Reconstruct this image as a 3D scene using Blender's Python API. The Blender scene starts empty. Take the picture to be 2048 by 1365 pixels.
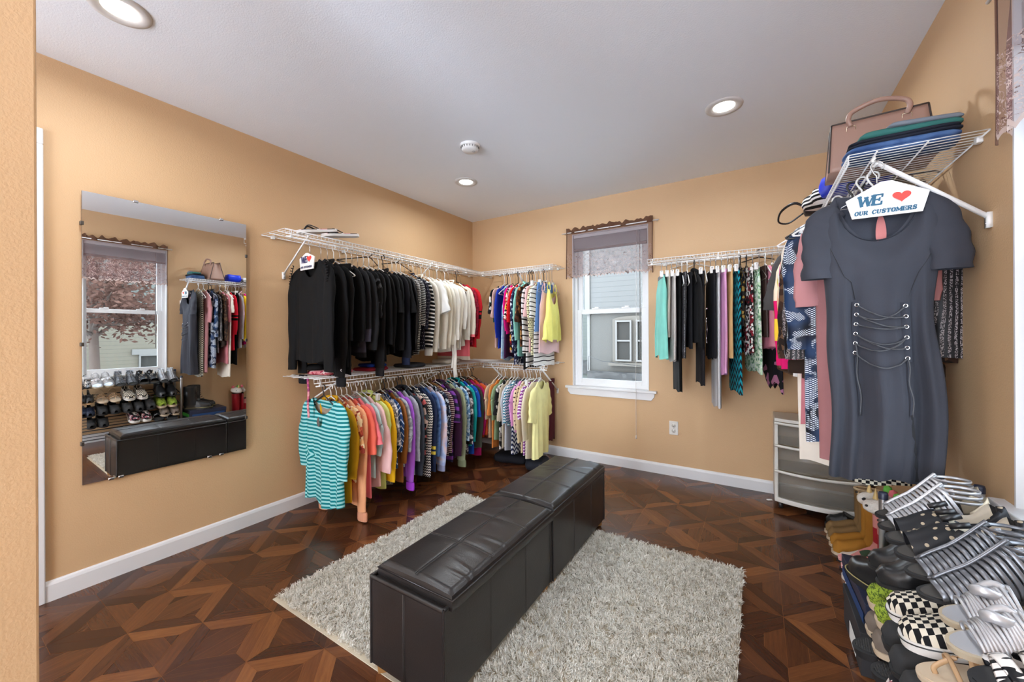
import bpy, bmesh, math, random
import numpy as np
from math import sin, cos, pi, radians, exp
from mathutils import Vector, Matrix, noise as mnoise

random.seed(7)
SC = bpy.context.scene
COL = SC.collection

# ------------------------------------------------------------------ objects
def tag(o, label=None, cat=None, group=None, kind=None):
    if label: o['label'] = label
    if cat: o['category'] = cat
    if group: o['group'] = group
    if kind: o['kind'] = kind
    return o

def empty(name, loc=(0, 0, 0), rz=0.0, label=None, cat=None, group=None):
    o = bpy.data.objects.new(name, None)
    o.empty_display_size = .05
    COL.objects.link(o)
    o.location = loc
    o.rotation_euler = (0, 0, rz)
    return tag(o, label, cat, group)

class MB:
    """collects vertices and faces, builds one mesh object"""
    def __init__(s):
        s.v = []; s.f = []; s.mi = []; s.cur = 0
    def add(s, vs, fs):
        b = len(s.v)
        s.v += [tuple(p) for p in vs]
        for f in fs:
            s.f.append(tuple(i + b for i in f)); s.mi.append(s.cur)
        return s
    def box(s, x0, x1, y0, y1, z0, z1):
        vs = [(x, y, z) for z in (z0, z1) for y in (y0, y1) for x in (x0, x1)]
        return s.add(vs, [(0, 2, 3, 1), (4, 5, 7, 6), (0, 1, 5, 4), (2, 6, 7, 3), (0, 4, 6, 2), (1, 3, 7, 5)])
    def grid(s, rows, close=False, cap0=False, cap1=False):
        """rows: list of equal-length point lists"""
        n = len(rows[0]); vs = [p for r in rows for p in r]; fs = []
        for j in range(len(rows) - 1):
            for i in range(n if close else n - 1):
                k = (i + 1) % n
                fs.append((j * n + i, j * n + k, (j + 1) * n + k, (j + 1) * n + i))
        if cap0: fs.append(tuple(reversed(range(n))))
        if cap1: fs.append(tuple((len(rows) - 1) * n + i for i in range(n)))
        return s.add(vs, fs)
    def tube(s, path, r, n=8, closed=False, caps=True, flat=1.0, up=None):
        P = [Vector(p) for p in path]; rows = []; m = len(P)
        prev = None
        for i, p in enumerate(P):
            if closed: t = P[(i + 1) % m] - P[i - 1]
            else: t = P[min(i + 1, m - 1)] - P[max(i - 1, 0)]
            if t.length < 1e-9: t = Vector((0, 0, 1))
            t.normalize()
            if up is not None:
                a = t.cross(Vector(up))
                if a.length < 1e-4: a = t.orthogonal()
            elif prev is None: a = t.orthogonal()
            else:
                a = prev - t * prev.dot(t)
                if a.length < 1e-6: a = t.orthogonal()
            a.normalize(); prev = a
            b = t.cross(a)
            rr = r[i] if isinstance(r, (list, tuple)) else r
            rows.append([p + a * (rr * cos(2 * pi * k / n)) + b * (rr * flat * sin(2 * pi * k / n)) for k in range(n)])
        if closed:
            rows.append(rows[0]); return s.grid(rows, close=True)
        return s.grid(rows, close=True, cap0=caps, cap1=caps)
    def lathe(s, prof, n=24, c=(0, 0, 0), cap0=False, cap1=False, axis='z'):
        rows = []
        for (r, z) in prof:
            row = []
            for k in range(n):
                a = 2 * pi * k / n
                if axis == 'z': row.append((c[0] + r * cos(a), c[1] + r * sin(a), c[2] + z))
                elif axis == 'x': row.append((c[0] + z, c[1] + r * cos(a), c[2] + r * sin(a)))
                else: row.append((c[0] + r * sin(a), c[1] + z, c[2] + r * cos(a)))
            rows.append(row)
        return s.grid(rows, close=True, cap0=cap0, cap1=cap1)
    def prism(s, pts, z0, z1):
        n = len(pts)
        vs = [(x, y, z0) for x, y in pts] + [(x, y, z1) for x, y in pts]
        fs = [tuple(reversed(range(n))), tuple(range(n, 2 * n))] + [(i, (i + 1) % n, n + (i + 1) % n, n + i) for i in range(n)]
        return s.add(vs, fs)
    def move(s, fn, start=0):
        for i in range(start, len(s.v)): s.v[i] = tuple(fn(Vector(s.v[i])))
        return s
    def build(s, name, mat, parent=None, smooth=True, bevel=0, seg=2, subsurf=0, solid=0, angle=None, loc=None, rot=None):
        me = bpy.data.meshes.new(name)
        me.from_pydata(s.v, [], s.f)
        mats = mat if isinstance(mat, (list, tuple)) else [mat]
        for m in mats: me.materials.append(m)
        if len(mats) > 1: me.polygons.foreach_set('material_index', s.mi)
        if smooth: me.polygons.foreach_set('use_smooth', [True] * len(me.polygons))
        me.update()
        o = bpy.data.objects.new(name, me)
        COL.objects.link(o)
        if parent is not None: o.parent = parent
        if loc is not None: o.location = loc
        if rot is not None: o.rotation_euler = rot
        if solid:
            md = o.modifiers.new('Solidify', 'SOLIDIFY'); md.thickness = solid; md.offset = 0
        if bevel:
            md = o.modifiers.new('Bevel', 'BEVEL'); md.width = bevel; md.segments = seg; md.limit_method = 'ANGLE'; md.angle_limit = radians(40)
            md.harden_normals = False
        if subsurf:
            md = o.modifiers.new('Subd', 'SUBSURF'); md.levels = subsurf; md.render_levels = subsurf
        if smooth and (bevel or angle):
            try: me.set_sharp_from_angle(angle=angle or radians(35))
            except Exception: pass
        return o

def copy_thing(o, label=None, group=None, **kw):
    def cp(a, parent):
        c = a.copy(); COL.objects.link(c); c.parent = parent
        for ch in CH.get(a.name, []): cp(ch, c)
        return c
    CH = {}
    for x in bpy.data.objects:
        if x.parent: CH.setdefault(x.parent.name, []).append(x)
    c = cp(o, None)
    return tag(c, label, None, group)

def lerp(a, b, t): return a + (b - a) * t
def smooth(a, b, x):
    t = min(1, max(0, (x - a) / (b - a))); return t * t * (3 - 2 * t)
def curve(pts, n):
    """Catmull-Rom through points"""
    P = [Vector(p) for p in pts]; P = [P[0] * 2 - P[1]] + P + [P[-1] * 2 - P[-2]]
    out = []; m = len(P) - 3
    for i in range(n + 1):
        u = i / n * m; k = min(int(u), m - 1); t = u - k
        a, b, c, d = P[k:k + 4]
        out.append(.5 * ((2 * b) + (c - a) * t + (2 * a - 5 * b + 4 * c - d) * t * t + (3 * b - a - 3 * c + d) * t ** 3))
    return out
def interp(tab, x):
    for (a, va), (b, vb) in zip(tab, tab[1:]):
        if x <= b: return lerp(va, vb, smooth(0, 1, max(0, (x - a)) / max(1e-9, b - a)) if True else 0)
    return tab[-1][1]
def lin(tab, x):
    if x <= tab[0][0]: return tab[0][1]
    for (a, va), (b, vb) in zip(tab, tab[1:]):
        if x <= b: return lerp(va, vb, (x - a) / max(1e-9, b - a))
    return tab[-1][1]

# ---------------------------------------------------------------- materials
def srgb(r, g, b):
    f = lambda c: c / 12.92 if c <= .04045 else ((c + .055) / 1.055) ** 2.4
    return (f(r / 255), f(g / 255), f(b / 255), 1)

class E:
    """a node socket with arithmetic"""
    def __init__(s, m, k): s.m = m; s.k = k
    def op(s, o, *a):
        n = s.m.nt.nodes.new('ShaderNodeMath'); n.operation = o
        for i, x in enumerate((s,) + a):
            if isinstance(x, E): s.m.nt.links.new(x.k, n.inputs[i])
            else: n.inputs[i].default_value = x
        return E(s.m, n.outputs[0])
    def __add__(s, o): return s.op('ADD', o)
    def __sub__(s, o): return s.op('SUBTRACT', o)
    def __mul__(s, o): return s.op('MULTIPLY', o)
    def __truediv__(s, o): return s.op('DIVIDE', o)
    def fr(s): return s.op('FRACT')
    def fl(s): return s.op('FLOOR')
    def ab(s): return s.op('ABSOLUTE')
    def lt(s, o): return s.op('LESS_THAN', o)
    def gt(s, o): return s.op('GREATER_THAN', o)
    def mx(s, o): return s.op('MAXIMUM', o)
    def mn(s, o): return s.op('MINIMUM', o)
    def sn(s): return s.op('SINE')
    def pw(s, o): return s.op('POWER', o)
    def sq(s): return s.op('SQRT')

class Mat:
    def __init__(s, name):
        s.mat = bpy.data.materials.new(name); s.mat.use_nodes = True
        s.nt = s.mat.node_tree; s.nt.nodes.clear(); s._co = {}
    def node(s, t, **kw):
        n = s.nt.nodes.new(t)
        for k, v in kw.items(): setattr(n, k, v)
        return n
    def put(s, sock, v):
        if isinstance(v, E): s.nt.links.new(v.k, sock)
        elif isinstance(v, bpy.types.NodeSocket): s.nt.links.new(v, sock)
        else: sock.default_value = v
    def co(s, kind='Object'):
        if kind not in s._co:
            n = s.node('ShaderNodeTexCoord'); s._co[kind] = n.outputs[kind]
        return s._co[kind]
    def xyz(s, vec=None):
        n = s.node('ShaderNodeSeparateXYZ'); s.nt.links.new(vec or s.co(), n.inputs[0])
        return [E(s, n.outputs[i]) for i in range(3)]
    def comb(s, x, y, z):
        n = s.node('ShaderNodeCombineXYZ')
        for i, v in enumerate((x, y, z)): s.put(n.inputs[i], v)
        return n.outputs[0]
    def scaled(s, sx, sy, sz, vec=None):
        n = s.node('ShaderNodeMapping'); s.nt.links.new(vec or s.co(), n.inputs[0])
        n.inputs['Scale'].default_value = (sx, sy, sz); return n.outputs[0]
    def noise(s, scale, detail=2, rough=.5, vec=None, dist=0):
        n = s.node('ShaderNodeTexNoise'); s.nt.links.new(vec or s.co(), n.inputs['Vector'])
        n.inputs['Scale'].default_value = scale; n.inputs['Detail'].default_value = detail
        n.inputs['Roughness'].default_value = rough; n.inputs['Distortion'].default_value = dist
        return E(s, n.outputs[0])
    def voro(s, scale, out='Color', feature='F1', vec=None, rnd=1):
        n = s.node('ShaderNodeTexVoronoi', feature=feature); s.nt.links.new(vec or s.co(), n.inputs['Vector'])
        n.inputs['Scale'].default_value = scale
        n.inputs['Randomness'].default_value = rnd
        if out == 'Color':
            q = s.node('ShaderNodeSeparateColor'); s.nt.links.new(n.outputs['Color'], q.inputs[0]); return E(s, q.outputs[0])
        return E(s, n.outputs[out])
    def ramp(s, fac, stops, const=False):
        n = s.node('ShaderNodeValToRGB'); s.put(n.inputs[0], fac)
        cr = n.color_ramp
        if const: cr.interpolation = 'CONSTANT'
        while len(cr.elements) < len(stops): cr.elements.new(.5)
        for e, (p, c) in zip(cr.elements, stops): e.position = p; e.color = c
        return n.outputs[0]
    def mix(s, f, a, b):
        n = s.node('ShaderNodeMix', data_type='RGBA')
        s.put(n.inputs[0], f); s.put(n.inputs[6], a); s.put(n.inputs[7], b)
        return n.outputs[2]
    def bump(s, h, strength=.3, dist=.002):
        n = s.node('ShaderNodeBump'); n.inputs['Strength'].default_value = strength; n.inputs['Distance'].default_value = dist
        s.put(n.inputs['Height'], h); return n.outputs[0]
    def bsdf(s, col, rough=.8, metal=0., normal=None, **kw):
        n = s.node('ShaderNodeBsdfPrincipled')
        s.put(n.inputs['Base Color'], col); s.put(n.inputs['Roughness'], rough); s.put(n.inputs['Metallic'], metal)
        if normal is not None: s.nt.links.new(normal, n.inputs['Normal'])
        for k, v in kw.items(): s.put(n.inputs[k.replace('_', ' ')], v)
        return n.outputs[0]
    def out(s, sh):
        o = s.node('ShaderNodeOutputMaterial'); s.nt.links.new(sh, o.inputs[0]); return s.mat
    def mixsh(s, f, a, b):
        n = s.node('ShaderNodeMixShader'); s.put(n.inputs[0], f); s.nt.links.new(a, n.inputs[1]); s.nt.links.new(b, n.inputs[2]); return n.outputs[0]

_MC = {}
def plain(name, col, rough=.6, metal=0., bump=None, spec=.5, **kw):
    if name in _MC: return _MC[name]
    m = Mat(name)
    nrm = m.bump(m.noise(bump[0], 3), bump[1], bump[2] if len(bump) > 2 else .002) if bump else None
    _MC[name] = m.out(m.bsdf(col, rough, metal, nrm, Specular_IOR_Level=spec, **kw))
    return _MC[name]

W_ = srgb
white_wire = plain('white_coated_wire', (.80, .80, .79, 1), .4)
white_plastic = plain('white_plastic', (.78, .78, .76, 1), .35)
black_plastic = plain('black_plastic', (.012, .012, .013, 1), .4)
steel = plain('brushed_steel', (.55, .55, .56, 1), .32, 1.)
chrome = plain('chrome', (.75, .75, .76, 1), .12, 1.)
brass = plain('brass', (.5, .38, .16, 1), .3, 1.)
trim_paint = plain('white_trim_paint', (.74, .74, .75, 1), .42)

# ---------------------------------------------------------------- fabrics
def fabric(name, colfn, rough=.85, bump=(420, .25, .001), **kw):
    m = Mat(name)
    c = colfn(m) if callable(colfn) else colfn
    nrm = m.bump(m.noise(bump[0], 2), bump[1], bump[2]) if bump else None
    return m.out(m.bsdf(c, rough, 0., nrm, Specular_IOR_Level=.25, **kw))

def P_plain(c):
    def f(m):
        n = m.noise(9, 3)
        d = tuple(x * .82 for x in c[:3]) + (1,)
        return m.mix(n, d, tuple(min(1, x * 1.12) for x in c[:3]) + (1,))
    return f
def P_rib(c, per=.006):
    def f(m):
        x, y, z = m.xyz()
        k = ((x + y) * (2 * pi / per)).sn() * .5 + .5
        return m.mix(k, tuple(v * .6 for v in c[:3]) + (1,), c)
    return f
def P_stripe(c1, c2, per, duty=.5, vert=False, wob=.004, freq=28):
    def f(m):
        x, y, z = m.xyz()
        u = (x + y) if vert else z + ((x + y * 1.3) * freq).sn() * wob
        return m.mix((u / per + 40).fr().lt(duty), c2, c1)
    return f
def P_dots(bg, dot, per=.022, r=.3, jit=False):
    def f(m):
        x, y, z = m.xyz()
        u = (x + y * 1.2) / per + 40; v = z / per + 40
        u = u + (v.fl() * .5).fr()
        a = u.fr() - .5; b = v.fr() - .5
        return m.mix((a * a + b * b).lt(r * r), bg, dot)
    return f
def P_floral(cols, scale=40, dist=.0):
    def f(m):
        n = len(cols)
        vec = m.co()
        v = m.voro(scale, 'Color', 'SMOOTH_F1' if dist else 'F1')
        return m.ramp(v, [(i / n, c) for i, c in enumerate(cols)], True)
    return f
def P_cloud(cols, scale=9, detail=3, hard=False, dist=.6):
    def f(m):
        n = len(cols)
        v = m.noise(scale, detail, .55, dist=dist)
        return m.ramp(v, [(lerp(.33, .67, i / (n - 1)), c) for i, c in enumerate(cols)], hard)
    return f
def P_zig(c1, c2, per=.05, amp=.03, w=.05, duty=.5):
    def f(m):
        x, y, z = m.xyz()
        t = (((x + y) / w + 20).fr() - .5).ab() * (2 * amp)
        return m.mix(((z + t) / per + 40).fr().lt(duty), c2, c1)
    return f
def P_check(c1, c2, per=.02):
    def f(m):
        x, y, z = m.xyz()
        a = ((x + y) / per + 40).fr().lt(.5); b = (z / per + 40).fr().lt(.5)
        return m.mix((a - b).ab(), c1, c2)
    return f
def P_snake(bg, mid, light):
    """navy cloth with silvery scale patches"""
    def f(m):
        x, y, z = m.xyz()
        big = m.noise(13, 2, .5, dist=.8)
        per = .0085
        u = (x + y * 1.3 + z) / per + 60; v = (z - x - y * 1.3) / per + 60
        a = u.fr() - .5; b = v.fr() - .5
        dot = (a * a + b * b).lt(.13)
        patch = m.ramp(big, [(.46, (0, 0, 0, 1)), (.50, (1, 1, 1, 1))])
        base = m.ramp(m.noise(8, 2, .5), [(.4, bg), (.6, mid)])
        q = m.node('ShaderNodeSeparateColor'); m.nt.links.new(patch, q.inputs[0])
        return m.mix(dot * E(m, q.outputs[0]), base, light)
    return f
def P_bands(base, bands):
    """plain cloth with coloured bands at given heights (below the hanger)"""
    def f(m):
        x, y, z = m.xyz()
        c = base
        for (z0, z1, col) in bands:
            c = m.mix(z.gt(z0) * z.lt(z1), c, col)
        return c
    return f
SKY, EXPO = 7, .86
# ================================================================= the room
XL, XR, YB, YR, H = -2.687, .610, 3.461, -1.6, 2.44
WZ0, WZ1 = .695, 2.13                       # window openings
BWX0, BWX1 = -1.487, -.785                  # back window
RWY0, RWY1 = .93, 1.662                     # right window

def wall_mat():
    m = Mat('orange_wall_paint')
    n = m.noise(3, 3)
    c = m.mix(n, (.60, .398, .222, 1), (.65, .432, .242, 1))
    h = m.noise(170, 3, .55)
    return m.out(m.bsdf(c, .55, 0, m.bump(h, .30, .003), Specular_IOR_Level=.35))
def ceil_mat():
    m = Mat('white_textured_ceiling_paint')
    h = m.noise(150, 4, .6)
    return m.out(m.bsdf((.82, .85, .885, 1), .8, 0, m.bump(h, .30, .004), Specular_IOR_Level=.2))
WALL, CEIL = wall_mat(), ceil_mat()

def struct(o): o['kind'] = 'structure'; return o
T = .13
struct(MB().box(XL - T, XL, YR - T, YB + T, 0, H).build('wall_left', WALL, smooth=False))
m = MB(); m.box(XL, BWX0, YB, YB + T, 0, H).box(BWX1, XR + T, YB, YB + T, 0, H).box(BWX0, BWX1, YB, YB + T, 0, WZ0 - .02).box(BWX0, BWX1, YB, YB + T, WZ1, H)
struct(m.build('wall_back', WALL, smooth=False))
m = MB(); m.box(XR, XR + T, YR - T, RWY0, 0, H).box(XR, XR + T, RWY1, YB, 0, H).box(XR, XR + T, RWY0, RWY1, 0, WZ0 - .02).box(XR, XR + T, RWY0, RWY1, WZ1, H)
struct(m.build('wall_right', WALL, smooth=False))
m = MB(); m.box(XL, -2.15, YR - T, YR, 0, H).box(-.1, XR, YR - T, YR, 0, H).box(-2.15, -.1, YR - T, YR, 2.36, H)  # unseen wall; its opening is added and sized to let sky fill in
struct(m.build('wall_rear', WALL, smooth=False))
struct(MB().box(-1.33, -1.20, YR, .1545, 0, H).build('wall_partition', WALL, smooth=False, bevel=.004))
struct(MB().box(XL - T, XR + T, YR - T, YB + T, H, H + .1).build('ceiling', CEIL, smooth=False))

# ---- parquet floor: every plank is a polygon with its own tone
def floor():
    e1 = Vector((.1845, .1845)); e2 = Vector((-.1845, .1845)); O = Vector((.089, 1.973))
    w = .205; g = .0009
    rnd = random.Random(3)
    vs, fs, tone, uv = [], [], [], []
    def poly(o, pts, t, d):
        P = [O + e1 * (o[0] + a) + e2 * (o[1] + b) for a, b in pts]
        c = sum(P, Vector((0, 0))) / len(P)
        Q = []
        for p in P:
            dv = c - p
            Q.append(p + dv.normalized() * g)
        cl = lambda q: (min(XR + .05, max(XL - .05, q.x)), min(YB + .05, max(YR - .1, q.y)))
        Q = [cl(q) for q in Q]
        b = len(vs); vs.extend([(x, y, 0.) for x, y in Q]); fs.append(tuple(range(b, b + len(Q))))
        tone.append(t)
        dd = Vector(d).normalized(); nn = Vector((-dd.y, dd.x)); r = (rnd.random() * 30, rnd.random() * 30)
        uv.extend([(Vector(q).dot(dd) + r[0], Vector(q).dot(nn) + r[1]) for q in Q])
    for p in range(-16, 18):
        for q in range(-16, 20):
            c = O + e1 * (p + .5) + e2 * (q + .5)
            if not (XL - .2 < c.x < XR + .2 and YR - .2 < c.y < YB + .2): continue
            T = lambda lo, hi: lo + (hi - lo) * rnd.random()
            dark = lambda: T(.04, .30); light = lambda: T(.46, .82)
            even = (p + q) % 2 == 0
            a, b = dark, light
            fl = lambda: rnd.random() < .22
            A = lambda: (b if fl() else a)(); B = lambda: (a if fl() else b)()
            poly((p, q), [(0, 0), (1, 0), (1 - w, w), (w, w)], A(), e1)
            poly((p, q), [(1, 1), (0, 1), (w, 1 - w), (1 - w, 1 - w)], B(), e1)
            poly((p, q), [(1, 0), (1, 1), (1 - w, 1 - w), (1 - w, w)], B() * .9, e2)
            poly((p, q), [(0, 1), (0, 0), (w, w), (w, 1 - w)], A() * 1.1, e2)
            i = 1 - w; s = .36 * (1 - 2 * w)
            mid = lambda: T(.30, .56) if even else T(.18, .50)
            if even:
                d = e1 + e2
                poly((p, q), [(w, w), (i - s, w), (i, w + s), (i, i)], mid(), d)
                poly((p, q), [(i - s, w), (i, w), (i, w + s)], T(.1, .6), e1)
                poly((p, q), [(i, i), (w + s, i), (w, i - s), (w, w)], mid(), d)
                poly((p, q), [(w, i - s), (w + s, i), (w, i)], T(.05, .4), e1)
            else:
                d = e2 - e1
                poly((p, q), [(i, w), (i, i - s), (i - s, i), (w, i)], mid(), d)
                poly((p, q), [(i, i - s), (i, i), (i - s, i)], T(.05, .4), e2)
                poly((p, q), [(w, i), (w, w + s), (w + s, w), (i, w)], mid(), d)
                poly((p, q), [(w, w + s), (w, w), (w + s, w)], T(.05, .4), e2)
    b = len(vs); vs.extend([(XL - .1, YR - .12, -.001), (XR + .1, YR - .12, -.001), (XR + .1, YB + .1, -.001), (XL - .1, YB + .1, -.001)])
    fs.append((b, b + 1, b + 2, b + 3)); tone.append(1.15); uv.extend([(0, 0)] * 4)  # pale sheet below; gaps show it as painted highlights along plank edges
    b = len(vs); vs.extend([(XL - .1, YR - .12, -.1), (XR + .1, YR - .12, -.1), (XR + .1, YB + .1, -.1), (XL - .1, YB + .1, -.1)])
    fs.append((b + 3, b + 2, b + 1, b)); tone.append(.1); uv.extend([(0, 0)] * 4)
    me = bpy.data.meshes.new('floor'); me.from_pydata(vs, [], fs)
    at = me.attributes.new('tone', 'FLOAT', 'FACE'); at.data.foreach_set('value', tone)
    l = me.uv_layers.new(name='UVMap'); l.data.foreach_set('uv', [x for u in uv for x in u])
    m = Mat('walnut_parquet')
    at = m.node('ShaderNodeAttribute', attribute_name='tone'); tn = E(m, at.outputs['Fac'])
    U = m.co('UV')
    grain = m.noise(1, 5, .65, m.scaled(7, 95, 1, U), .4)
    fine = m.noise(1, 2, .5, m.scaled(30, 420, 1, U))
    f = tn * .72 + grain * .42 + fine * .14 - .16
    c = m.ramp(f, [(0., W_(40, 22, 15)), (.3, W_(70, 40, 25)), (.6, W_(104, 62, 35)), (1., W_(150, 96, 54))])
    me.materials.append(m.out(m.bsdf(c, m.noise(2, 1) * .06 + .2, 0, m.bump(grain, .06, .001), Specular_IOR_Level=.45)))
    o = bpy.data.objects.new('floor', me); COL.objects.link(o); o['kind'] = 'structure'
floor()

# ---- baseboards
def baseboard(name, pts, side):
    prof = [(0, 0), (.013, 0), (.013, .072), (.009, .084), (.004, .09), (0, .09)]
    m = MB(); rows = []
    for (x, y) in pts: rows.append([(x + side[0] * d, y + side[1] * d, z) for d, z in prof])
    m.grid(rows, close=True, cap0=True, cap1=True)
    return struct(m.build(name, trim_paint, smooth=False))
baseboard('baseboard_left', [(XL, .362), (XL, YB)], (1, 0))
baseboard('baseboard_back', [(XL, YB), (XR, YB)], (0, -1))
baseboard('baseboard_right', [(XR, YR), (XR, YB)], (-1, 0))

# ---- door in the left wall, closed, its casing showing
d = struct(MB().box(XL - .01, XL + .004, -.46, .285, .01, 2.03).build('door_1', trim_paint, smooth=False))
m = MB(); m.box(XL, XL + .018, .285, .362, 0, 2.035).box(XL, XL + .018, -.537, -.46, 0, 2.035).box(XL, XL + .018, -.537, .362, 2.035, 2.105)
m.build('door_frame', trim_paint, d, smooth=False, bevel=.004)
MB().lathe([(.0, .062), (.02, .06), (.028, .045), (.024, .03), (.01, .025), (.01, .004), (.03, .003), (.03, 0)], 20, (XL + .004, .22, .95), axis='x').build('door_handle', brass, d)

# ---- windows
def glass_mat():
    m = Mat('window_glass')
    t = m.node('ShaderNodeBsdfTransparent'); t.inputs[0].default_value = (.93, .95, .95, 1)
    g = m.node('ShaderNodeBsdfGlossy'); g.inputs['Roughness'].default_value = .03
    fr = m.node('ShaderNodeFresnel'); fr.inputs[0].default_value = 1.2
    return m.out(m.mixsh(E(m, fr.outputs[0]), t.outputs[0], g.outputs[0]))
GLASS = glass_mat()
vinyl = plain('white_vinyl', (.78, .79, .80, 1), .35)

def window(name, a0, a1, P):
    """P maps (along, depth outward, z) to the world; a0..a1 the opening along the wall"""
    def bx(m, u0, u1, d0, d1, z0, z1):
        k = len(m.v); m.box(u0, u1, d0, d1, z0, z1); return m
    def fin(m, nm, mt, par, **k):
        m.move(lambda v: P(v.x, v.y, v.z)); return m.build(nm, mt, par, smooth=False, **k)
    m = MB()                                     # reveal lining and fixed frame
    for (d0, d1, w) in ((-.004, .045, .008), (.045, .115, .032)):
        bx(m, a0, a0 + w, d0, d1, WZ0, WZ1); bx(m, a1 - w, a1, d0, d1, WZ0, WZ1); bx(m, a0 + w, a1 - w, d0, d1, WZ1 - w, WZ1)
    bx(m, a0 + .032, a1 - .032, .045, .115, WZ0, WZ0 + .028)
    root = struct(fin(m, name, vinyl, None))
    zm = 1.41
    def sash(nm, d0, d1, z0, z1):
        s = MB(); w = .042; b0, b1 = a0 + .03, a1 - .03
        bx(s, b0, b0 + w, d0, d1, z0, z1); bx(s, b1 - w, b1, d0, d1, z0, z1); bx(s, b0 + w, b1 - w, d0, d1, z0, z0 + w); bx(s, b0 + w, b1 - w, d0, d1, z1 - w, z1)
        o = fin(s, nm, vinyl, root, bevel=.003)
        g = MB(); bx(g, b0 + w - .004, b1 - w + .004, (d0 + d1) / 2, (d0 + d1) / 2 + .004, z0 + w - .004, z1 - w + .004)
        fin(g, 'glass_pane', GLASS, o)
        return o
    sash('upper_sash', .078, .105, zm - .035, WZ1 - .03)
    lo = sash('lower_sash', .048, .075, WZ0 + .025, zm + .005)
    for u in (lerp(a0, a1, .3), lerp(a0, a1, .7)):
        s = MB(); bx(s, u - .035, u + .035, .046, .066, zm + .005, zm + .018); bx(s, u - .006, u + .03, .04, .05, zm + .010, zm + .026)
        fin(s, 'sash_lock', vinyl, lo)
    s = MB()                                     # stool and apron
    bx(s, a0 - .068, a1 + .068, -.034, .05, WZ0 - .022, WZ0)
    st = fin(s, 'window_sill', trim_paint, root, bevel=.004)
    s = MB(); s.prism([(a0 - .048, 0), (a1 + .048, 0), (a1 + .048, -.03), (a1 + .022, -.062), (a0 - .022, -.062), (a0 - .048, -.03)], 0, .016)
    s.move(lambda v: Vector((v.x, -v.z, WZ0 - .022 + v.y)))
    fin(s, 'sill_apron', trim_paint, root, bevel=.002)
    return root
PB = lambda u, d, z: Vector((u, YB + d, z))
PR = lambda u, d, z: Vector((XR + d, u, z))
window('window_1', BWX0, BWX1, PB)
window('window_2', RWY0, RWY1, PR)

# ---- raised mini blinds
slat = plain('white_blind_slats', (.80, .80, .82, 1), .4)
cordm = plain('blind_cord', (.75, .74, .72, 1), .7)
wand = plain('clear_grey_wand', (.22, .22, .22, 1), .25)
def blind(P, a0, a1, lab, wu, cu):
    r = empty('mini_blind', P((a0 + a1) / 2, .03, WZ1 - .03), 0, lab, 'window blind')
    inv = r.location.copy()
    def fin(m, nm, mt, par=r, sm=False):
        m.move(lambda v: P(v.x, v.y, v.z) - inv); return m.build(nm, mt, par, smooth=sm)
    fin(MB().box(a0 + .012, a1 - .012, .008, .036, WZ1 - .036, WZ1 - .009), 'headrail', slat)
    m = MB(); n = 26
    for i in range(n):
        z = WZ1 - .045 - i * .0036
        m.box(a0 + .015, a1 - .015, .008, .033, z - .0011, z)
    fin(m, 'slat_stack', slat)
    fin(MB().box(a0 + .015, a1 - .015, .008, .034, WZ1 - .16, WZ1 - .143), 'bottom_rail', plain('grey_brown_rail', (.30, .27, .26, 1), .5))
    fin(MB().tube([(wu, .012, WZ1 - .04), (wu, .012, .98)], .0035, 8), 'tilt_wand', wand, sm=True)
    if cu: fin(MB().tube([(cu, .004, WZ1 - .04), (cu, -.042, WZ0 + .1), (cu, -.042, .30)], .0016, 6).lathe([(.0, 0), (.006, .002), (.004, .03), (0, .032)], 10, (cu, -.042, .275)), 'lift_cord', cordm, sm=True)
blind(PB, BWX0, BWX1, 'white mini blind drawn up behind the valance of the back wall window', BWX1 - .075, BWX1 - .1)
blind(PR, RWY0, RWY1, 'white mini blind drawn up behind the valance above the shoe rack', RWY1 - .1, None)

# ---- sheer brown valances
def sheer():
    m = Mat('sheer_brown_organza')
    x, y, z = m.xyz(m.co('UV'))                 # x along, y up from the hem (0..1)
    vn = m.node('ShaderNodeTexCoord').outputs['UV']
    vec = m.scaled(9, 5.2, 1, vn)
    sw = m.noise(2.2, 3, .55, vec, 1.6)
    swirl = ((sw * 42).sn().gt(.80)) * y.lt(.52)
    leaf = m.voro(4.6, 'Distance', 'F1', vec).lt(.16) * y.lt(.46)
    scal = (x * 2 * pi * 13).sn().ab() * .035
    hem = (y - scal).lt(.045)
    head = y.gt(.90)
    line = swirl.mx(leaf).mx(hem)
    body = m.mix(head, (.21, .11, .115, 1), (.15, .075, .05, 1))
    thread = m.mix(m.noise(3, 2, .5, vec).gt(.44), (.13, .065, .05, 1), (.55, .42, .37, 1))
    c = m.mix(line, body, thread)
    d = m.node('ShaderNodeBsdfDiffuse'); m.put(d.inputs[0], c)
    tl = m.node('ShaderNodeBsdfTranslucent'); m.put(tl.inputs[0], c)
    a = m.mixsh(.4, d.outputs[0], tl.outputs[0])
    t = m.node('ShaderNodeBsdfTransparent')
    al = (line * .45 + .42 + head * .45).mn(.95)
    edge = (y - scal).lt(.012)
    return m.out(m.mixsh(al * (edge * -1 + 1), t.outputs[0], a))
SHEER = sheer()
rod_white = plain('white_curtain_rod', (.75, .74, .73, 1), .4)
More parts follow.
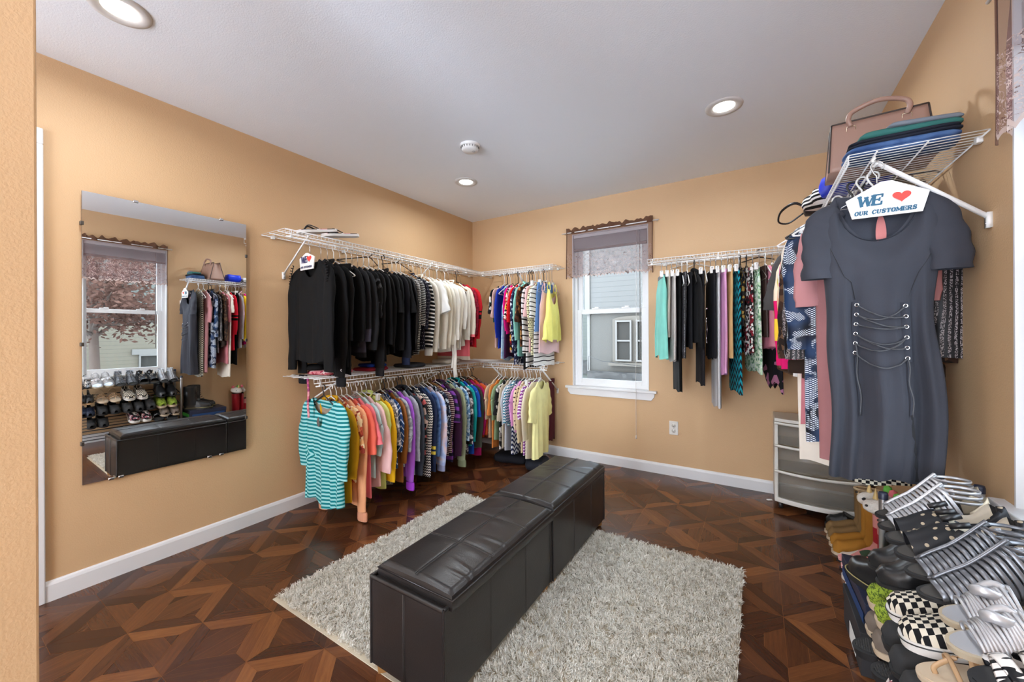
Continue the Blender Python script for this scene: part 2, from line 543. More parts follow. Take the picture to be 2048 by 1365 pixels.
def valance(P, a0, a1, lab, seed, r0, r1):
    rnd = random.Random(seed)
    r = empty('valance', P((a0 + a1) / 2, -.035, 2.14), 0, lab, 'curtain')
    o = r.location.copy()
    ph = [rnd.random() * 6 for _ in range(8)]
    n, q = 150, 34; vs = []; uv = []; fs = []
    for j in range(q + 1):
        v = j / q
        for i in range(n + 1):
            u = i / n
            z = lerp(1.703, 2.178, v)
            amp = lerp(.016, .006, smooth(.4, .9, v))
            fold = sin(u * 43 + ph[0]) * .5 + sin(u * 71 + ph[1]) * .35 + sin(u * 19 + ph[2]) * .5
            d = -.036 + amp * fold * (1 if v < .9 else 1.6)
            if v > .93: z += .016 * mnoise.noise(Vector((u * 26, seed * 3.7, 0))) * (v - .90) / .07 + .006 * sin(u * 60 + ph[3]) * (v - .93) / .07
            z += .006 * sin(u * 22 + ph[5]) * (1 - v)
            uu = lerp(a0, a1, u) + .006 * sin(u * 30 + v * 4 + ph[6]) * (1 - v) * .5
            vs.append(P(uu, d, z) - o); uv.append((u, v))
    for j in range(q):
        for i in range(n):
            k = j * (n + 1) + i; fs.append((k, k + 1, k + n + 2, k + n + 1))
    me = bpy.data.meshes.new('valance_fabric'); me.from_pydata([tuple(p) for p in vs], [], fs)
    l = me.uv_layers.new(name='UVMap'); l.data.foreach_set('uv', [c for f in fs for k in f for c in uv[k]])
    me.polygons.foreach_set('use_smooth', [True] * len(fs)); me.materials.append(SHEER)
    ob = bpy.data.objects.new('valance_fabric', me); COL.objects.link(ob); ob.parent = r
    hm = plain('brown_hem', (.13, .06, .035, 1), .8)
    for a in (a0, a1):                          # dark stitched side hems
        i_ = 0 if a == a0 else n
        m = MB(); m.tube([vs[j * (n + 1) + i_] for j in range(q + 1)], .005, 6, flat=.5)
        m.build('side_hem', hm, r)
    m = MB(); m.tube([P(r0, -.036, 2.142) - o, P(r1, -.036, 2.142) - o], .005, 10)
    for a in (r0 + .02, r1 - .02): m.tube([P(a, 0, 2.142) - o, P(a, -.036, 2.142) - o], .004, 8)
    m.build('curtain_rod', rod_white, r)
valance(PB, -1.527, -.742, 'sheer brown embroidered valance over the back wall window', 1, -1.578, -.69)
valance(PR, .855, 1.655, 'sheer brown embroidered valance over the window above the shoe rack', 2, .83, 1.70)

# ---- mirror: frameless, bevelled, held by clips, leaning a little off the wall
def mirror():
    y0, y1, z0, z1 = .476, 1.164, .486, 1.866
    r = empty('wall_mirror', (XL, (y0 + y1) / 2, (z0 + z1) / 2), 0, 'tall frameless mirror clipped to the left wall beside the door', 'mirror')
    ay, az = radians(.57), radians(-.70)
    hw, hh = (y1 - y0) / 2, (z1 - z0) / 2
    silver = plain('mirror_silver', (.90, .91, .90, 1), .0, 1.)
    back = plain('mirror_backing', (.06, .05, .05, 1), .7)
    R = Matrix.Rotation(az, 4, 'Z') @ Matrix.Rotation(ay, 4, 'Y')
    off = Vector((.017, 0, 0))
    b = .014
    def pt(d, y, z): return R @ Vector((d, y, z)) + off
    m = MB()
    o_ = [(-hw, -hh), (hw, -hh), (hw, hh), (-hw, hh)]; i_ = [(y * (1 - b / hw), z * (1 - b / hh)) for y, z in o_]
    vs = [pt(.0032, y, z) for y, z in o_] + [pt(.0033, y, z) for y, z in i_]
    m.add(vs, [(4, 5, 6, 7)] + [(i, (i + 1) % 4, 4 + (i + 1) % 4, 4 + i) for i in range(4)])
    m.build('mirror_glass', silver, r, smooth=False)
    m = MB(); vs = [pt(d, y, z) for d in (-.003, .0027) for y, z in o_]
    m.add(vs, [(3, 2, 1, 0), (4, 5, 6, 7)] + [(i, (i + 1) % 4, 4 + (i + 1) % 4, 4 + i) for i in range(4)])
    m.build('mirror_backing', back, r, smooth=False)
    dark = plain('clip_metal', (.10, .09, .08, 1), .4, .8)
    for (y, z, mt) in ((-hw * .46, hh, chrome), (hw * .62, hh, chrome), (-hw * .62, -hh, chrome), (hw * .15 - .3, -hh, chrome), (hw * .45, -hh, chrome), (hw * .62, -hh, chrome), (-hw, hh * .78, dark), (-hw, -.03, dark), (hw, hh * .72, dark), (hw, -.02, dark), (hw, -hh * .72, dark), (-hw, -hh * .72, dark)):
        m = MB(); p = pt(0, y, z)
        if abs(z) > hh - .01: m.box(p.x - .014, p.x + .009, p.y - .01, p.y + .01, p.z - .006, p.z + .006)
        else: m.box(p.x - .014, p.x + .009, p.y - .006, p.y + .006, p.z - .009, p.z + .009)
        m.build('mirror_clip', mt, r, bevel=.002)
mirror()

# ---- outlet
def outlet():
    r = empty('wall_outlet', (-.587, YB, .398), 0, 'white duplex outlet on the back wall below the hanging skirts', 'outlet')
    op = plain('outlet_plastic', (.72, .70, .66, 1), .35)
    MB().box(-.035, .035, -.006, 0, -.057, .057).build('cover_plate', op, r, bevel=.003)
    for s in (-1, 1):
        f = MB().lathe([(.017, -.0085), (.017, -.005)], 20, (0, 0, s * .022), cap0=True, axis='y').build('receptacle', op, r)
        m = MB(); m.box(-.008, -.006, -.0092, -.008, s * .022, s * .022 + .009); m.box(.006, .008, -.0092, -.008, s * .022, s * .022 + .008); m.box(-.002, .002, -.0092, -.008, s * .022 - .01, s * .022 - .006)
        m.build('slot', black_plastic, f, smooth=False)
    MB().lathe([(.003, -.008), (.003, -.005)], 10, (0, 0, 0), cap0=True, axis='y').build('screw', steel, r)
outlet()

# ---- ceiling: downlights and smoke detector
def glow(name, c, s):
    m = Mat(name); e = m.node('ShaderNodeEmission'); e.inputs[0].default_value = c; e.inputs[1].default_value = s
    return m.out(e.outputs[0])
GLOW = glow('lamp_lens_glow', (1, .97, .93, 1), 6.)
ring = plain('satin_nickel_trim', (.62, .60, .57, 1), .5)
def downlight(x, y, lab, power):
    r = empty('recessed_light', (x, y, H), 0, lab, 'ceiling light', 'recessed ceiling lights')
    MB().lathe([(.094, 0), (.092, -.006), (.075, -.009), (.056, -.004), (.054, -.001)], 40).build('trim_ring', ring, r)
    MB().lathe([(.0001, -.0015), (.054, -.0015)], 40).build('lens', GLOW, r)
    l = bpy.data.lights.new('downlight_lamp', 'AREA'); l.shape = 'DISK'; l.size = .11; l.energy = power; l.color = (.94, 1, 1.05); l.spread = radians(170)
    o = bpy.data.objects.new('downlight_lamp', l); COL.objects.link(o); o.location = (0, 0, -.014); o.parent = r
LP = 9
downlight(-2.064, .471, 'recessed ceiling light nearest the door on the left', LP * .5)
downlight(-.148, 2.455, 'recessed ceiling light between the back window and the handbag shelf', LP * .55)
downlight(-2.018, 2.517, 'recessed ceiling light beside the smoke detector, above the left clothes rods', LP * .65)
downlight(-.148, .40, 'unseen recessed ceiling light, added for fill, nearest the window over the shoe rack', LP * .45)  # out of view, added by symmetry to give the room more light
r = empty('smoke_detector', (-1.606, 2.047, H), 0, 'round white smoke detector on the ceiling', 'smoke detector')
dp = plain('detector_plastic', (.80, .80, .78, 1), .4)
MB().lathe([(.066, 0), (.066, -.012), (.062, -.016)], 36).build('base_plate', dp, r)
MB().lathe([(.058, -.014), (.056, -.030), (.046, -.040), (.0001, -.042)], 36).build('body', dp, r)
m = MB()
for k in range(20):
    a = 2 * pi * k / 20
    m.tube([(.0585 * cos(a), .0585 * sin(a), -.017), (.0565 * cos(a), .0565 * sin(a), -.028)], .0025, 6)
m.build('vent', plain('detector_vent_grey', (.2, .2, .2, 1), .6), r)
MB().lathe([(.0001, -.044), (.010, -.0435), (.011, -.040)], 16, (.022, .01, 0)).build('test_button', plain('grey_button', (.5, .5, .49, 1), .5), r)
# ================================================================ furniture
def ident(v): return v
# ---- ventilated wire shelves: built along +X with the wall at y = 0, front at y = -depth, then turned
def wire_shelf(loc, rz, length, depth, rod_y, rod_z, rod_x0, rod_x1, brackets, label, wires_long, extra=()):
    r = empty('wire_shelf', loc, rz, label, 'wire shelf', 'white wire shelves around the walls')
    m = MB(); n = int(length / .0254)
    for i in range(n + 1):
        x = i * length / n
        m.tube([(x, -.006, 0), (x, -depth, 0), (x, -depth - .001, -.028)], .0017, 5)
    for (y, z) in wires_long: m.tube([(0, y, z), (length, y, z)], .0028, 6)
    m.tube([(0, -depth - .001, -.003), (length, -depth - .001, -.003)], .0030, 6)
    m.tube([(0, -depth - .001, -.029), (length, -depth - .001, -.029)], .0030, 6)
    m.tube([(0, -.008, -.003), (length, -.008, -.003)], .0028, 6)
    m.build('wire_deck', white_wire, r)
    m = MB(); m.tube([(rod_x0, rod_y, rod_z), (rod_x1, rod_y, rod_z)], .0045, 8)
    m.build('hang_rod', white_wire, r)
    k = max(2, int((rod_x1 - rod_x0) / .42))
    for i in range(k + 1):
        x = lerp(rod_x0 + .03, rod_x1 - .03, i / k)
        m = MB(); yy = rod_y if abs(rod_y + depth) > .03 else -depth
        m.tube([(x, yy, -.002), (x, lerp(yy, rod_y, .7), rod_z * .5), (x, rod_y, rod_z)], .003, 6)
        m.box(x - .007, x + .007, rod_y - .007, rod_y + .007, rod_z - .004, rod_z + .010)
        m.build('rod_support', white_wire, r, smooth=False)
    for bx, by, bz, drop in brackets:
        m = MB(); a = Vector((bx, by, bz)); b = Vector((bx, -.008, -drop))
        m.tube([a, a.lerp(b, .5), b], .0075, 10, flat=.75)
        m.box(bx - .009, bx + .009, -.012, 0, -drop - .035, -drop + .012)
        m.tube([(bx, by - .004, bz - .004), (bx, by - .010, bz + .008), (bx, by - .002, bz + .016)], .005, 6)
        b_ = m.build('support_bracket', white_wire, r)
        MB().lathe([(.0035, -.014), (.0035, -.011)], 8, (bx, 0, -drop - .022), cap0=True, axis='y').build('screw', steel, b_)
    for i in range(max(2, int(length / .4))):
        x = .07 + i * (length - .14) / max(1, int(length / .4) - 1)
        MB().box(x - .012, x + .012, -.016, 0, -.016, .006).build('wall_clip', white_plastic, r, bevel=.003)
    return r
SH = 'wire_shelf'
# left wall (rz=-90: local +x -> world -y ; wall side y=0 -> world x=XL).  Use rz=+90 mirrored run from the far corner instead
UL = wire_shelf((XL, YB, 1.83), -pi / 2, YB - 1.26, .29, 0, 0, 0, 0, [], 'tmp', []) if False else None
def left_shelf(z, y0, depth, rod_off, rod_z, ry0, ry1, br, label):
    L = YB - y0                                  # local x runs from the far corner toward the viewer
    # rotation of +90: local x -> +Y, local y -> -X ; front (local -y) -> +X
    return wire_shelf((XL, y0, z), pi / 2, L, depth, -rod_off, rod_z, ry0 - y0, ry1 - y0, br, label, [(-depth * .36, -.004), (-depth * .70, -.004)])
left_shelf(1.83, 1.262, .29, .285, -.045, 1.27, 3.44, [(.138, -.285, -.03, .235), (1.25, -.285, -.03, .235)],
           'upper white wire shelf on the left wall over the black tops')
left_shelf(.912, 1.392, .365, .372, -.047, 1.40, 3.42, [(.17, -.36, -.03, .20), (1.2, -.36, -.03, .20)],
           'lower white wire shelf on the left wall over the teal striped top')
def back_shelf(x0, x1, z, depth, rod_off, rod_z, br, label, rx1=None):
    return wire_shelf((x0, YB, z), 0, x1 - x0, depth, -rod_off, rod_z, .01, (rx1 or x1) - x0, br, label, [(-depth * .36, -.004), (-depth * .70, -.004)])
back_shelf(-2.385, -1.565, 1.822, .27, .268, -.045, [(.44, -.265, -.03, .235)], 'short upper white wire shelf on the back wall left of the window')
back_shelf(-2.30, -1.572, .912, .37, .385, -.047, [(.655, -.36, -.03, .27), (.12, -.36, -.03, .27)], 'short lower white wire shelf on the back wall left of the window', )
back_shelf(-.722, .255, 1.765, .315, .34, -.05, [(.62, -.31, -.03, .23)], 'white wire shelf on the back wall right of the window')
# right wall: rz=-90: local x -> -Y, local y -> +X ; front -> -X
wire_shelf((XR, YB, 1.80), -pi / 2, YB - 1.775, .335, -.262, -.042, .25, YB - 1.78, [(YB - 1.79, -.262, -.036, .262), (.75, -.262, -.036, .262)],
           'white wire shelf on the right wall carrying the handbag', [(-.14, -.004), (-.262, -.004)])

# ---- ottomans
def leather_mat():
    m = Mat('espresso_faux_leather')
    n = m.noise(6, 3)
    c = m.mix(n, (.011, .009, .0085, 1), (.019, .016, .015, 1))
    h = m.voro(260, 'Distance') * .6 + m.noise(14, 3) * .8
    sc = m.noise(34, 6, .75).gt(.73)
    c = m.mix(sc, c, (.035, .033, .032, 1))
    return m.out(m.bsdf(c, m.noise(8, 2) * .16 + .27, 0, m.bump(h, .22, .0016), Specular_IOR_Level=.55))
LEATHER = leather_mat()
SEAM = plain('dark_stitching', (.045, .040, .038, 1), .6)
wood_foot = plain('honey_wood_foot', (.30, .15, .05, 1), .4)
def ottoman(x0, x1, y0, y1, lid_dx, lid_dy0, label):
    cx, cy = (x0 + x1) / 2, (y0 + y1) / 2
    r = empty('storage_ottoman', (cx, cy, .0045), 0, label, 'ottoman', 'black leather storage ottomans')
    hx, hy = (x1 - x0) / 2, (y1 - y0) / 2
    zb, zt = .032, .338
    m = MB()                                       # body: panels with soft bulge
    N = 14
    def panel(a, b, nrm):
        rows = []
        for j in range(N + 1):
            v = j / N; row = []
            for i in range(N + 1):
                u = i / N; p = Vector(a).lerp(Vector(b), u); bl = .006 * (1 - (2 * u - 1) ** 6) * (1 - (2 * v - 1) ** 6)
                q = p + Vector(nrm) * bl; row.append((q.x, q.y, lerp(zb, zt, v)))
            rows.append(row)
        m.grid(rows)
    panel((-hx, -hy, 0), (hx, -hy, 0), (0, -1, 0)); panel((hx, -hy, 0), (hx, hy, 0), (1, 0, 0))
    panel((hx, hy, 0), (-hx, hy, 0), (0, 1, 0)); panel((-hx, hy, 0), (-hx, -hy, 0), (-1, 0, 0))
    m.add([(-hx, -hy, zb), (hx, -hy, zb), (hx, hy, zb), (-hx, hy, zb)], [(3, 2, 1, 0)])
    m.add([(-hx + .012, -hy + .012, zt - .006), (hx - .012, -hy + .012, zt - .006), (hx - .012, hy - .012, zt - .006), (-hx + .012, hy - .012, zt - .006)], [(0, 1, 2, 3)])
    for (a, b) in (((-hx, -hy), (hx, -hy)), ((hx, -hy), (hx, hy)), ((hx, hy), (-hx, hy)), ((-hx, hy), (-hx, -hy))):
        m.tube([(a[0], a[1], zt - .004), (b[0], b[1], zt - .004)], .007, 8)
        m.tube([(a[0], a[1], zb), (a[0], a[1], zt)], .005, 8)
    m.build('body', LEATHER, r, angle=radians(50))
    for (a, b) in (((0, -hy - .0065), (0, -hy - .0065)),):
        s = MB()
        for d in (-.003, .003): s.tube([(d, -hy - .0060, zb + .004), (d, -hy - .0072, .18), (d, -hy - .0060, zt - .01)], .0011, 5)
        s.build('seam', SEAM, r)
    for sy in (-.34, .34):
        for sx in (-1, 1):
            s = MB(); y = sy * hy * 1.0
            for d in (-.003, .003): s.tube([(sx * (hx + .006), y + d, zb + .004), (sx * (hx + .0068), y + d, .18), (sx * (hx + .006), y + d, zt - .01)], .0005, 4)
            s.build('seam', SEAM, r)
    # lid: padded top with welted seams
    lx0, lx1, ly0, ly1 = -hx + lid_dx, hx + lid_dx + .004, -hy + lid_dy0, hy - .002
    nx, ny = 44, 90; rows = []
    sx_ = [.5]; sy_ = [.34, .67]
    rnd = random.Random(label)
    cre = [(rnd.random(), rnd.random(), rnd.uniform(-.6, .6), rnd.uniform(.004, .008)) for _ in range(5)]
    def top(u, v):
        b = (1 - (2 * u - 1) ** 8) * (1 - (2 * v - 1) ** 8)
        z = .378 + .012 * (1 - (2 * u - 1) ** 2) * (1 - .5 * (2 * v - 1) ** 2)
        X = u * (lx1 - lx0); Y = v * (ly1 - ly0)
        for s in sx_: z -= .0024 * exp(-((X - s * (lx1 - lx0)) / .006) ** 2) * b
        for s in sy_: z -= .002 * exp(-((Y - s * (ly1 - ly0)) / .006) ** 2) * b
        for s in sy_:
            for k in (-1, 1): z += .0016 * exp(-((Y - s * (ly1 - ly0) - k * .035) / .016) ** 2) * (1 + sin(X * 40 + s * 9)) * .5 * b
        z += .0022 * mnoise.noise(Vector((X * 9, Y * 6, rnd_seed)))
        for (cu, cv, a, w) in cre:
            d = (X - cu * .33) * sin(a) + (Y - cv * .7) * cos(a); l = (X - cu * .33) * cos(a) - (Y - cv * .7) * sin(a)
            z += .0035 * exp(-(d / w) ** 2) * exp(-(l / .06) ** 2)
        return z
    rnd_seed = rnd.random() * 9
    for j in range(ny + 1):
        v = j / ny; rows.append([(lerp(lx0 + .006, lx1 - .006, i / nx), lerp(ly0 + .006, ly1 - .006, v), top(i / nx, v) - .010 * (1 - min(1, min(i, nx - i) / 2.) * min(1, min(j, ny - j) / 2.))) for i in range(nx + 1)])
    m = MB(); m.grid(rows)
    P = [(i, 0) for i in range(nx)] + [(nx, j) for j in range(ny)] + [(nx - i, ny) for i in range(nx)] + [(0, ny - j) for j in range(ny)]
    per = []
    for (d, z) in ((.000, None), (.006, .356), (.008, .340), (.005, .322), (.0, .318)):
        row = []
        for (i, j) in P:
            x, y, zz = rows[j][i]
            ox = (d if i == nx else -d if i == 0 else 0); oy = (d if j == ny else -d if j == 0 else 0)
            wv = .0016 * sin(i * .9 + j * .37) if z and z < .33 else 0
            row.append((x + ox, y + oy, zz if z is None else z + wv))
        per.append(row)
    m.grid(per, close=True, cap1=True)
    lid = m.build('lid', LEATHER, r, angle=radians(60))
    s = MB()
    for d in (-.0045, .0045):
        s.tube([(lerp(lx0, lx1, .5) + d, lerp(ly0 + .01, ly1 - .01, k / 30), top(.5 + d / (lx1 - lx0), .01 + .98 * k / 30) + .0006) for k in range(31)], .0011, 5)
    for q in sy_:
        for d in (-.0045, .0045):
            s.tube([(lerp(lx0 + .008, lx1 - .008, k / 16), lerp(ly0, ly1, q) + d, top(k / 16, q + d / (ly1 - ly0)) + .0004) for k in range(17)], .0010, 5)
    s.build('seam', SEAM, lid)
    s = MB(); s.tube([(x_, y_, .358) for (x_, y_) in ((lx0 - .001, ly0 - .001), (lx1 + .001, ly0 - .001), (lx1 + .001, ly1 + .001), (lx0 - .001, ly1 + .001))], .003, 6, closed=True)
    s.build('piping', LEATHER, lid)
    for sx in (-1, 1):
        for sy in (-1, 1):
            f = MB(); f.lathe([(.026, 0), (.030, .034)], 4, (sx * (hx - .03), sy * (hy - .03), 0), cap0=True, cap1=True)
            f.build('foot', wood_foot, r, smooth=False, bevel=.002)
    return r
ottoman(-1.148, -.812, .893, 1.622, .012, .022, 'nearer black leather storage ottoman, its padded lid shifted, on the rug')
ottoman(-1.143, -.806, 1.634, 2.345, 0, .0, 'farther black leather storage ottoman with wrinkled lid, toward the window')

# ---- shag rug
def rug():
    x0, x1, y0, y1 = -1.838, -.060, .905, 2.235
    r = empty('shag_rug', ((x0 + x1) / 2, (y0 + y1) / 2, 0), 0, 'beige shag rug under the black ottomans', 'rug')
    o = r.location.copy()
    backm = plain('rug_backing', (.50, .43, .32, 1), .9)
    MB().box(x0 - o.x, x1 - o.x, y0 - o.y, y1 - o.y, .001, .004).build('backing', backm, r, smooth=False)
    rng = np.random.default_rng(5)
    nt_, per = 25000, 6
    tx = rng.uniform(x0 + .004, x1 - .004, nt_); ty = rng.uniform(y0 + .014, y1 - .004, nt_)
    keep = ~((tx > -1.146) & (tx < -.812) & (ty > .896) & (ty < 2.345)); tx = tx[keep]; ty = ty[keep]; nt_ = len(tx)
    ta = rng.uniform(0, 2 * pi, nt_); tl = rng.uniform(.35, 1.0, nt_); tt = rng.uniform(0, 1, nt_)
    R_ = lambda v: np.repeat(v, per)
    n = nt_ * per
    px = R_(tx) + rng.normal(0, .0052, n) - o.x; py = np.maximum(R_(ty) + rng.normal(0, .0052, n), y0 + .008) - o.y
    px = np.clip(px, x0 - o.x, x1 - o.x); py = np.minimum(py, y1 - o.y)
    ang = R_(ta) + rng.normal(0, .45, n); ln = rng.uniform(.016, .026, n); lean = np.clip(R_(tl) + rng.normal(0, .12, n), .2, 1.05)
    curl = ang + rng.normal(0, .9, n)
    z0 = .006; hw_ = rng.uniform(.0009, .0016, n)
    V = np.zeros((n, 7, 3))
    ux, uy = np.cos(ang), np.sin(ang); cx, cy = np.cos(curl), np.sin(curl)
    def put(i, x, y, z, dx, dy, w):
        V[:, i] = np.stack([x + dy * w, y - dx * w, z], 1); V[:, i + 1] = np.stack([x - dy * w, y + dx * w, z], 1)
    put(0, px, py, np.full(n, z0), ux, uy, hw_)
    ax, ay, az = px + ux * ln * lean * .25, py + uy * ln * lean * .25, z0 + ln * .42
    put(2, ax, ay, az, ux, uy, hw_)
    bx, by, bz = ax + ux * ln * lean * .42, ay + uy * ln * lean * .42, az + ln * (.40 - .26 * lean)
    put(4, bx, by, bz, cx, cy, hw_ * .9)
    V[:, 6] = np.stack([bx + cx * ln * lean * .38, by + cy * ln * lean * .38, bz + ln * (.18 - .26 * lean)], 1)
    base = np.arange(n) * 7
    q1 = np.stack([base, base + 1, base + 3, base + 2], 1); q2 = np.stack([base + 2, base + 3, base + 5, base + 4], 1); tris = np.stack([base + 4, base + 5, base + 6], 1)
    quads = np.concatenate([q1, q2])
    loops = np.concatenate([quads.ravel(), tris.ravel()])
    starts = np.concatenate([np.arange(2 * n) * 4, 2 * n * 4 + np.arange(n) * 3]); tot = np.concatenate([np.full(2 * n, 4), np.full(n, 3)])
    me = bpy.data.meshes.new('pile'); me.vertices.add(n * 7); me.vertices.foreach_set('co', V.ravel())
    me.loops.add(len(loops)); me.loops.foreach_set('vertex_index', loops.astype(np.int32))
    me.polygons.add(3 * n); me.polygons.foreach_set('loop_start', starts.astype(np.int32)); me.polygons.foreach_set('loop_total', tot.astype(np.int32))
    me.polygons.foreach_set('use_smooth', [True] * (3 * n))
    tone = np.clip(R_(tt) * .65 + rng.uniform(0, .35, n), 0, 1); at = me.attributes.new('tone', 'FLOAT', 'FACE'); at.data.foreach_set('value', np.concatenate([tone, tone, tone]).astype(np.float32))
    me.update(calc_edges=True); me.validate()
    m = Mat('beige_shag_yarn'); a = m.node('ShaderNodeAttribute', attribute_name='tone')
    c = m.ramp(E(m, a.outputs['Fac']), [(0, (.44, .40, .33, 1)), (.45, (.70, .66, .58, 1)), (1, (.90, .88, .82, 1))])
    d = m.node('ShaderNodeBsdfDiffuse'); m.put(d.inputs[0], c); t = m.node('ShaderNodeBsdfTranslucent'); m.put(t.inputs[0], c)
    me.materials.append(m.out(m.mixsh(.25, d.outputs[0], t.outputs[0])))
    ob = bpy.data.objects.new('pile', me); COL.objects.link(ob); ob.parent = r; ob['kind'] = 'stuff'
rug()

# ---- white drawer cart with clear drawers
def drawer_cart():
    x0, x1, yb, yf, zt, zb = .098, .585, 3.425, 3.165, .612, .052
    w = x1 - x0
    r = empty('drawer_cart', ((x0 + x1) / 2, yb, 0), 0, 'white plastic drawer cart with smoky clear bowed drawers in the back corner', 'drawer cart')
    o = r.location
    fr = plain('off_white_plastic', (.70, .68, .63, 1), .4)
    bow = lambda u: yf - .062 * (1 - (2 * u - 1) ** 2)
    N = 20
    fp = [(lerp(x0, x1, i / N) - o.x, bow(i / N) - o.y) for i in range(N + 1)]
    def slab(nm, z0, z1, inset=0., par=None, mt=fr):
        m = MB(); pts = [(x * (1 - inset * 2), y + inset * .1) for x, y in fp] + [(fp[-1][0] * (1 - inset * 2), -.004), (fp[0][0] * (1 - inset * 2), -.004)]
        m.prism(pts, z0, z1); return m.build(nm, mt, par or r, smooth=False, bevel=.004)
    slab('top_panel', zt - .022, zt); slab('base_panel', zb, zb + .03)
    for s in (fp[0], fp[-1]):
        sx = 1 if s[0] < 0 else -1
        m = MB(); m.box(min(s[0], s[0] + sx * .022), max(s[0], s[0] + sx * .022), s[1] + .002, -.004, zb, zt - .01)
        m.build('side_panel', fr, r, smooth=False, bevel=.005)
    gm = Mat('smoky_clear_plastic')
    t = gm.node('ShaderNodeBsdfTransparent'); t.inputs[0].default_value = (.80, .78, .74, 1)
    p = gm.bsdf((.46, .44, .40, 1), .25)
    gm = gm.out(gm.mixsh(.30, t.outputs[0], p))
    zs = [zb + .032, zb + .215, zb + .385, zt - .024]
    for k in range(3):
        z0, z1 = zs[k], zs[k + 1]
        m = MB(); ins = .024
        q = [(lerp(x0 + ins, x1 - ins, i / N) - o.x, bow(lerp(.05, .95, i / N)) - o.y + .004) for i in range(N + 1)]
        m.grid([[(x, y, z) for x, y in q] for z in (z0 + .004, z1 - .016)])
        m.grid([[(q[0][0], y, z) for y in (q[0][1], -.02)] for z in (z0 + .004, z1 - .05)])
        m.grid([[(q[-1][0], y, z) for y in (q[-1][1], -.02)] for z in (z0 + .004, z1 - .05)])
        m.add([(q[0][0], q[0][1], z0 + .005), (q[-1][0], q[-1][1], z0 + .005), (q[-1][0], -.02, z0 + .005), (q[0][0], -.02, z0 + .005)], [(0, 1, 2, 3)])
        dr = m.build('drawer', gm, r, solid=.003)
        m = MB(); rows = []
        for (dy, dz) in ((.004, -.018), (-.010, -.016), (-.012, -.002), (.004, 0)): rows.append([(x, y + dy, z1 + dz) for x, y in fp])
        rows.append(rows[0]); m.grid(rows); m.build('drawer_rim', fr, dr)
    for (x, y) in ((fp[0][0] + .035, fp[0][1] + .035), (fp[-1][0] - .035, fp[-1][1] + .035), (fp[0][0] + .035, -.05), (fp[-1][0] - .035, -.05)):
        c = MB().lathe([(.004, -.012), (.022, -.012), (.025, -.006), (.025, .006), (.022, .012), (.004, .012)], 20, (x, y, .0255), axis='x').build('caster', black_plastic, r)
        MB().box(x - .009, x + .009, y - .012, y + .012, .040, zb + .004).build('caster_fork', black_plastic, c, smooth=False)
    return r
drawer_cart()

# ---- soft lumps: folded garments and the like
def folded(name, loc, size, mt, label, cat, rz=0, seed=0, layers=2, amp=.012, group=None):
    r = None; L, Wd, Ht = size
    m = MB(); N = 18
    for k in range(layers):
        z0 = Ht * k / layers; z1 = Ht * (k + 1) / layers
        rows = []
        for (s, z) in ((.90, z0), (1.0, lerp(z0, z1, .35)), (1.0, lerp(z0, z1, .65)), (.92, z1), (.5, z1 + .003), (.02, z1 + .004)):
            row = []
            for i in range(4 * N):
                a = 2 * pi * i / (4 * N); c_, s_ = cos(a), sin(a)
                ex = .35
                x = L / 2 * s * math.copysign(abs(c_) ** ex, c_); y = Wd / 2 * s * math.copysign(abs(s_) ** ex, s_)
                nz = mnoise.noise(Vector((x * 9 + seed * 7.3, y * 9, k * 2.1)))
                n2 = mnoise.noise(Vector((x * 14, y * 14 + seed * 3.1, k + 5.)))
                row.append((x + amp * n2, y + amp * nz, max(.001, z + (amp * .5 * nz if z > .004 else 0))))
            rows.append(row)
        m.grid(rows, close=True, cap0=True, cap1=True)
    o = m.build(name, mt, None, loc=loc, rot=(0, 0, rz))
    return tag(o, label, cat, group)
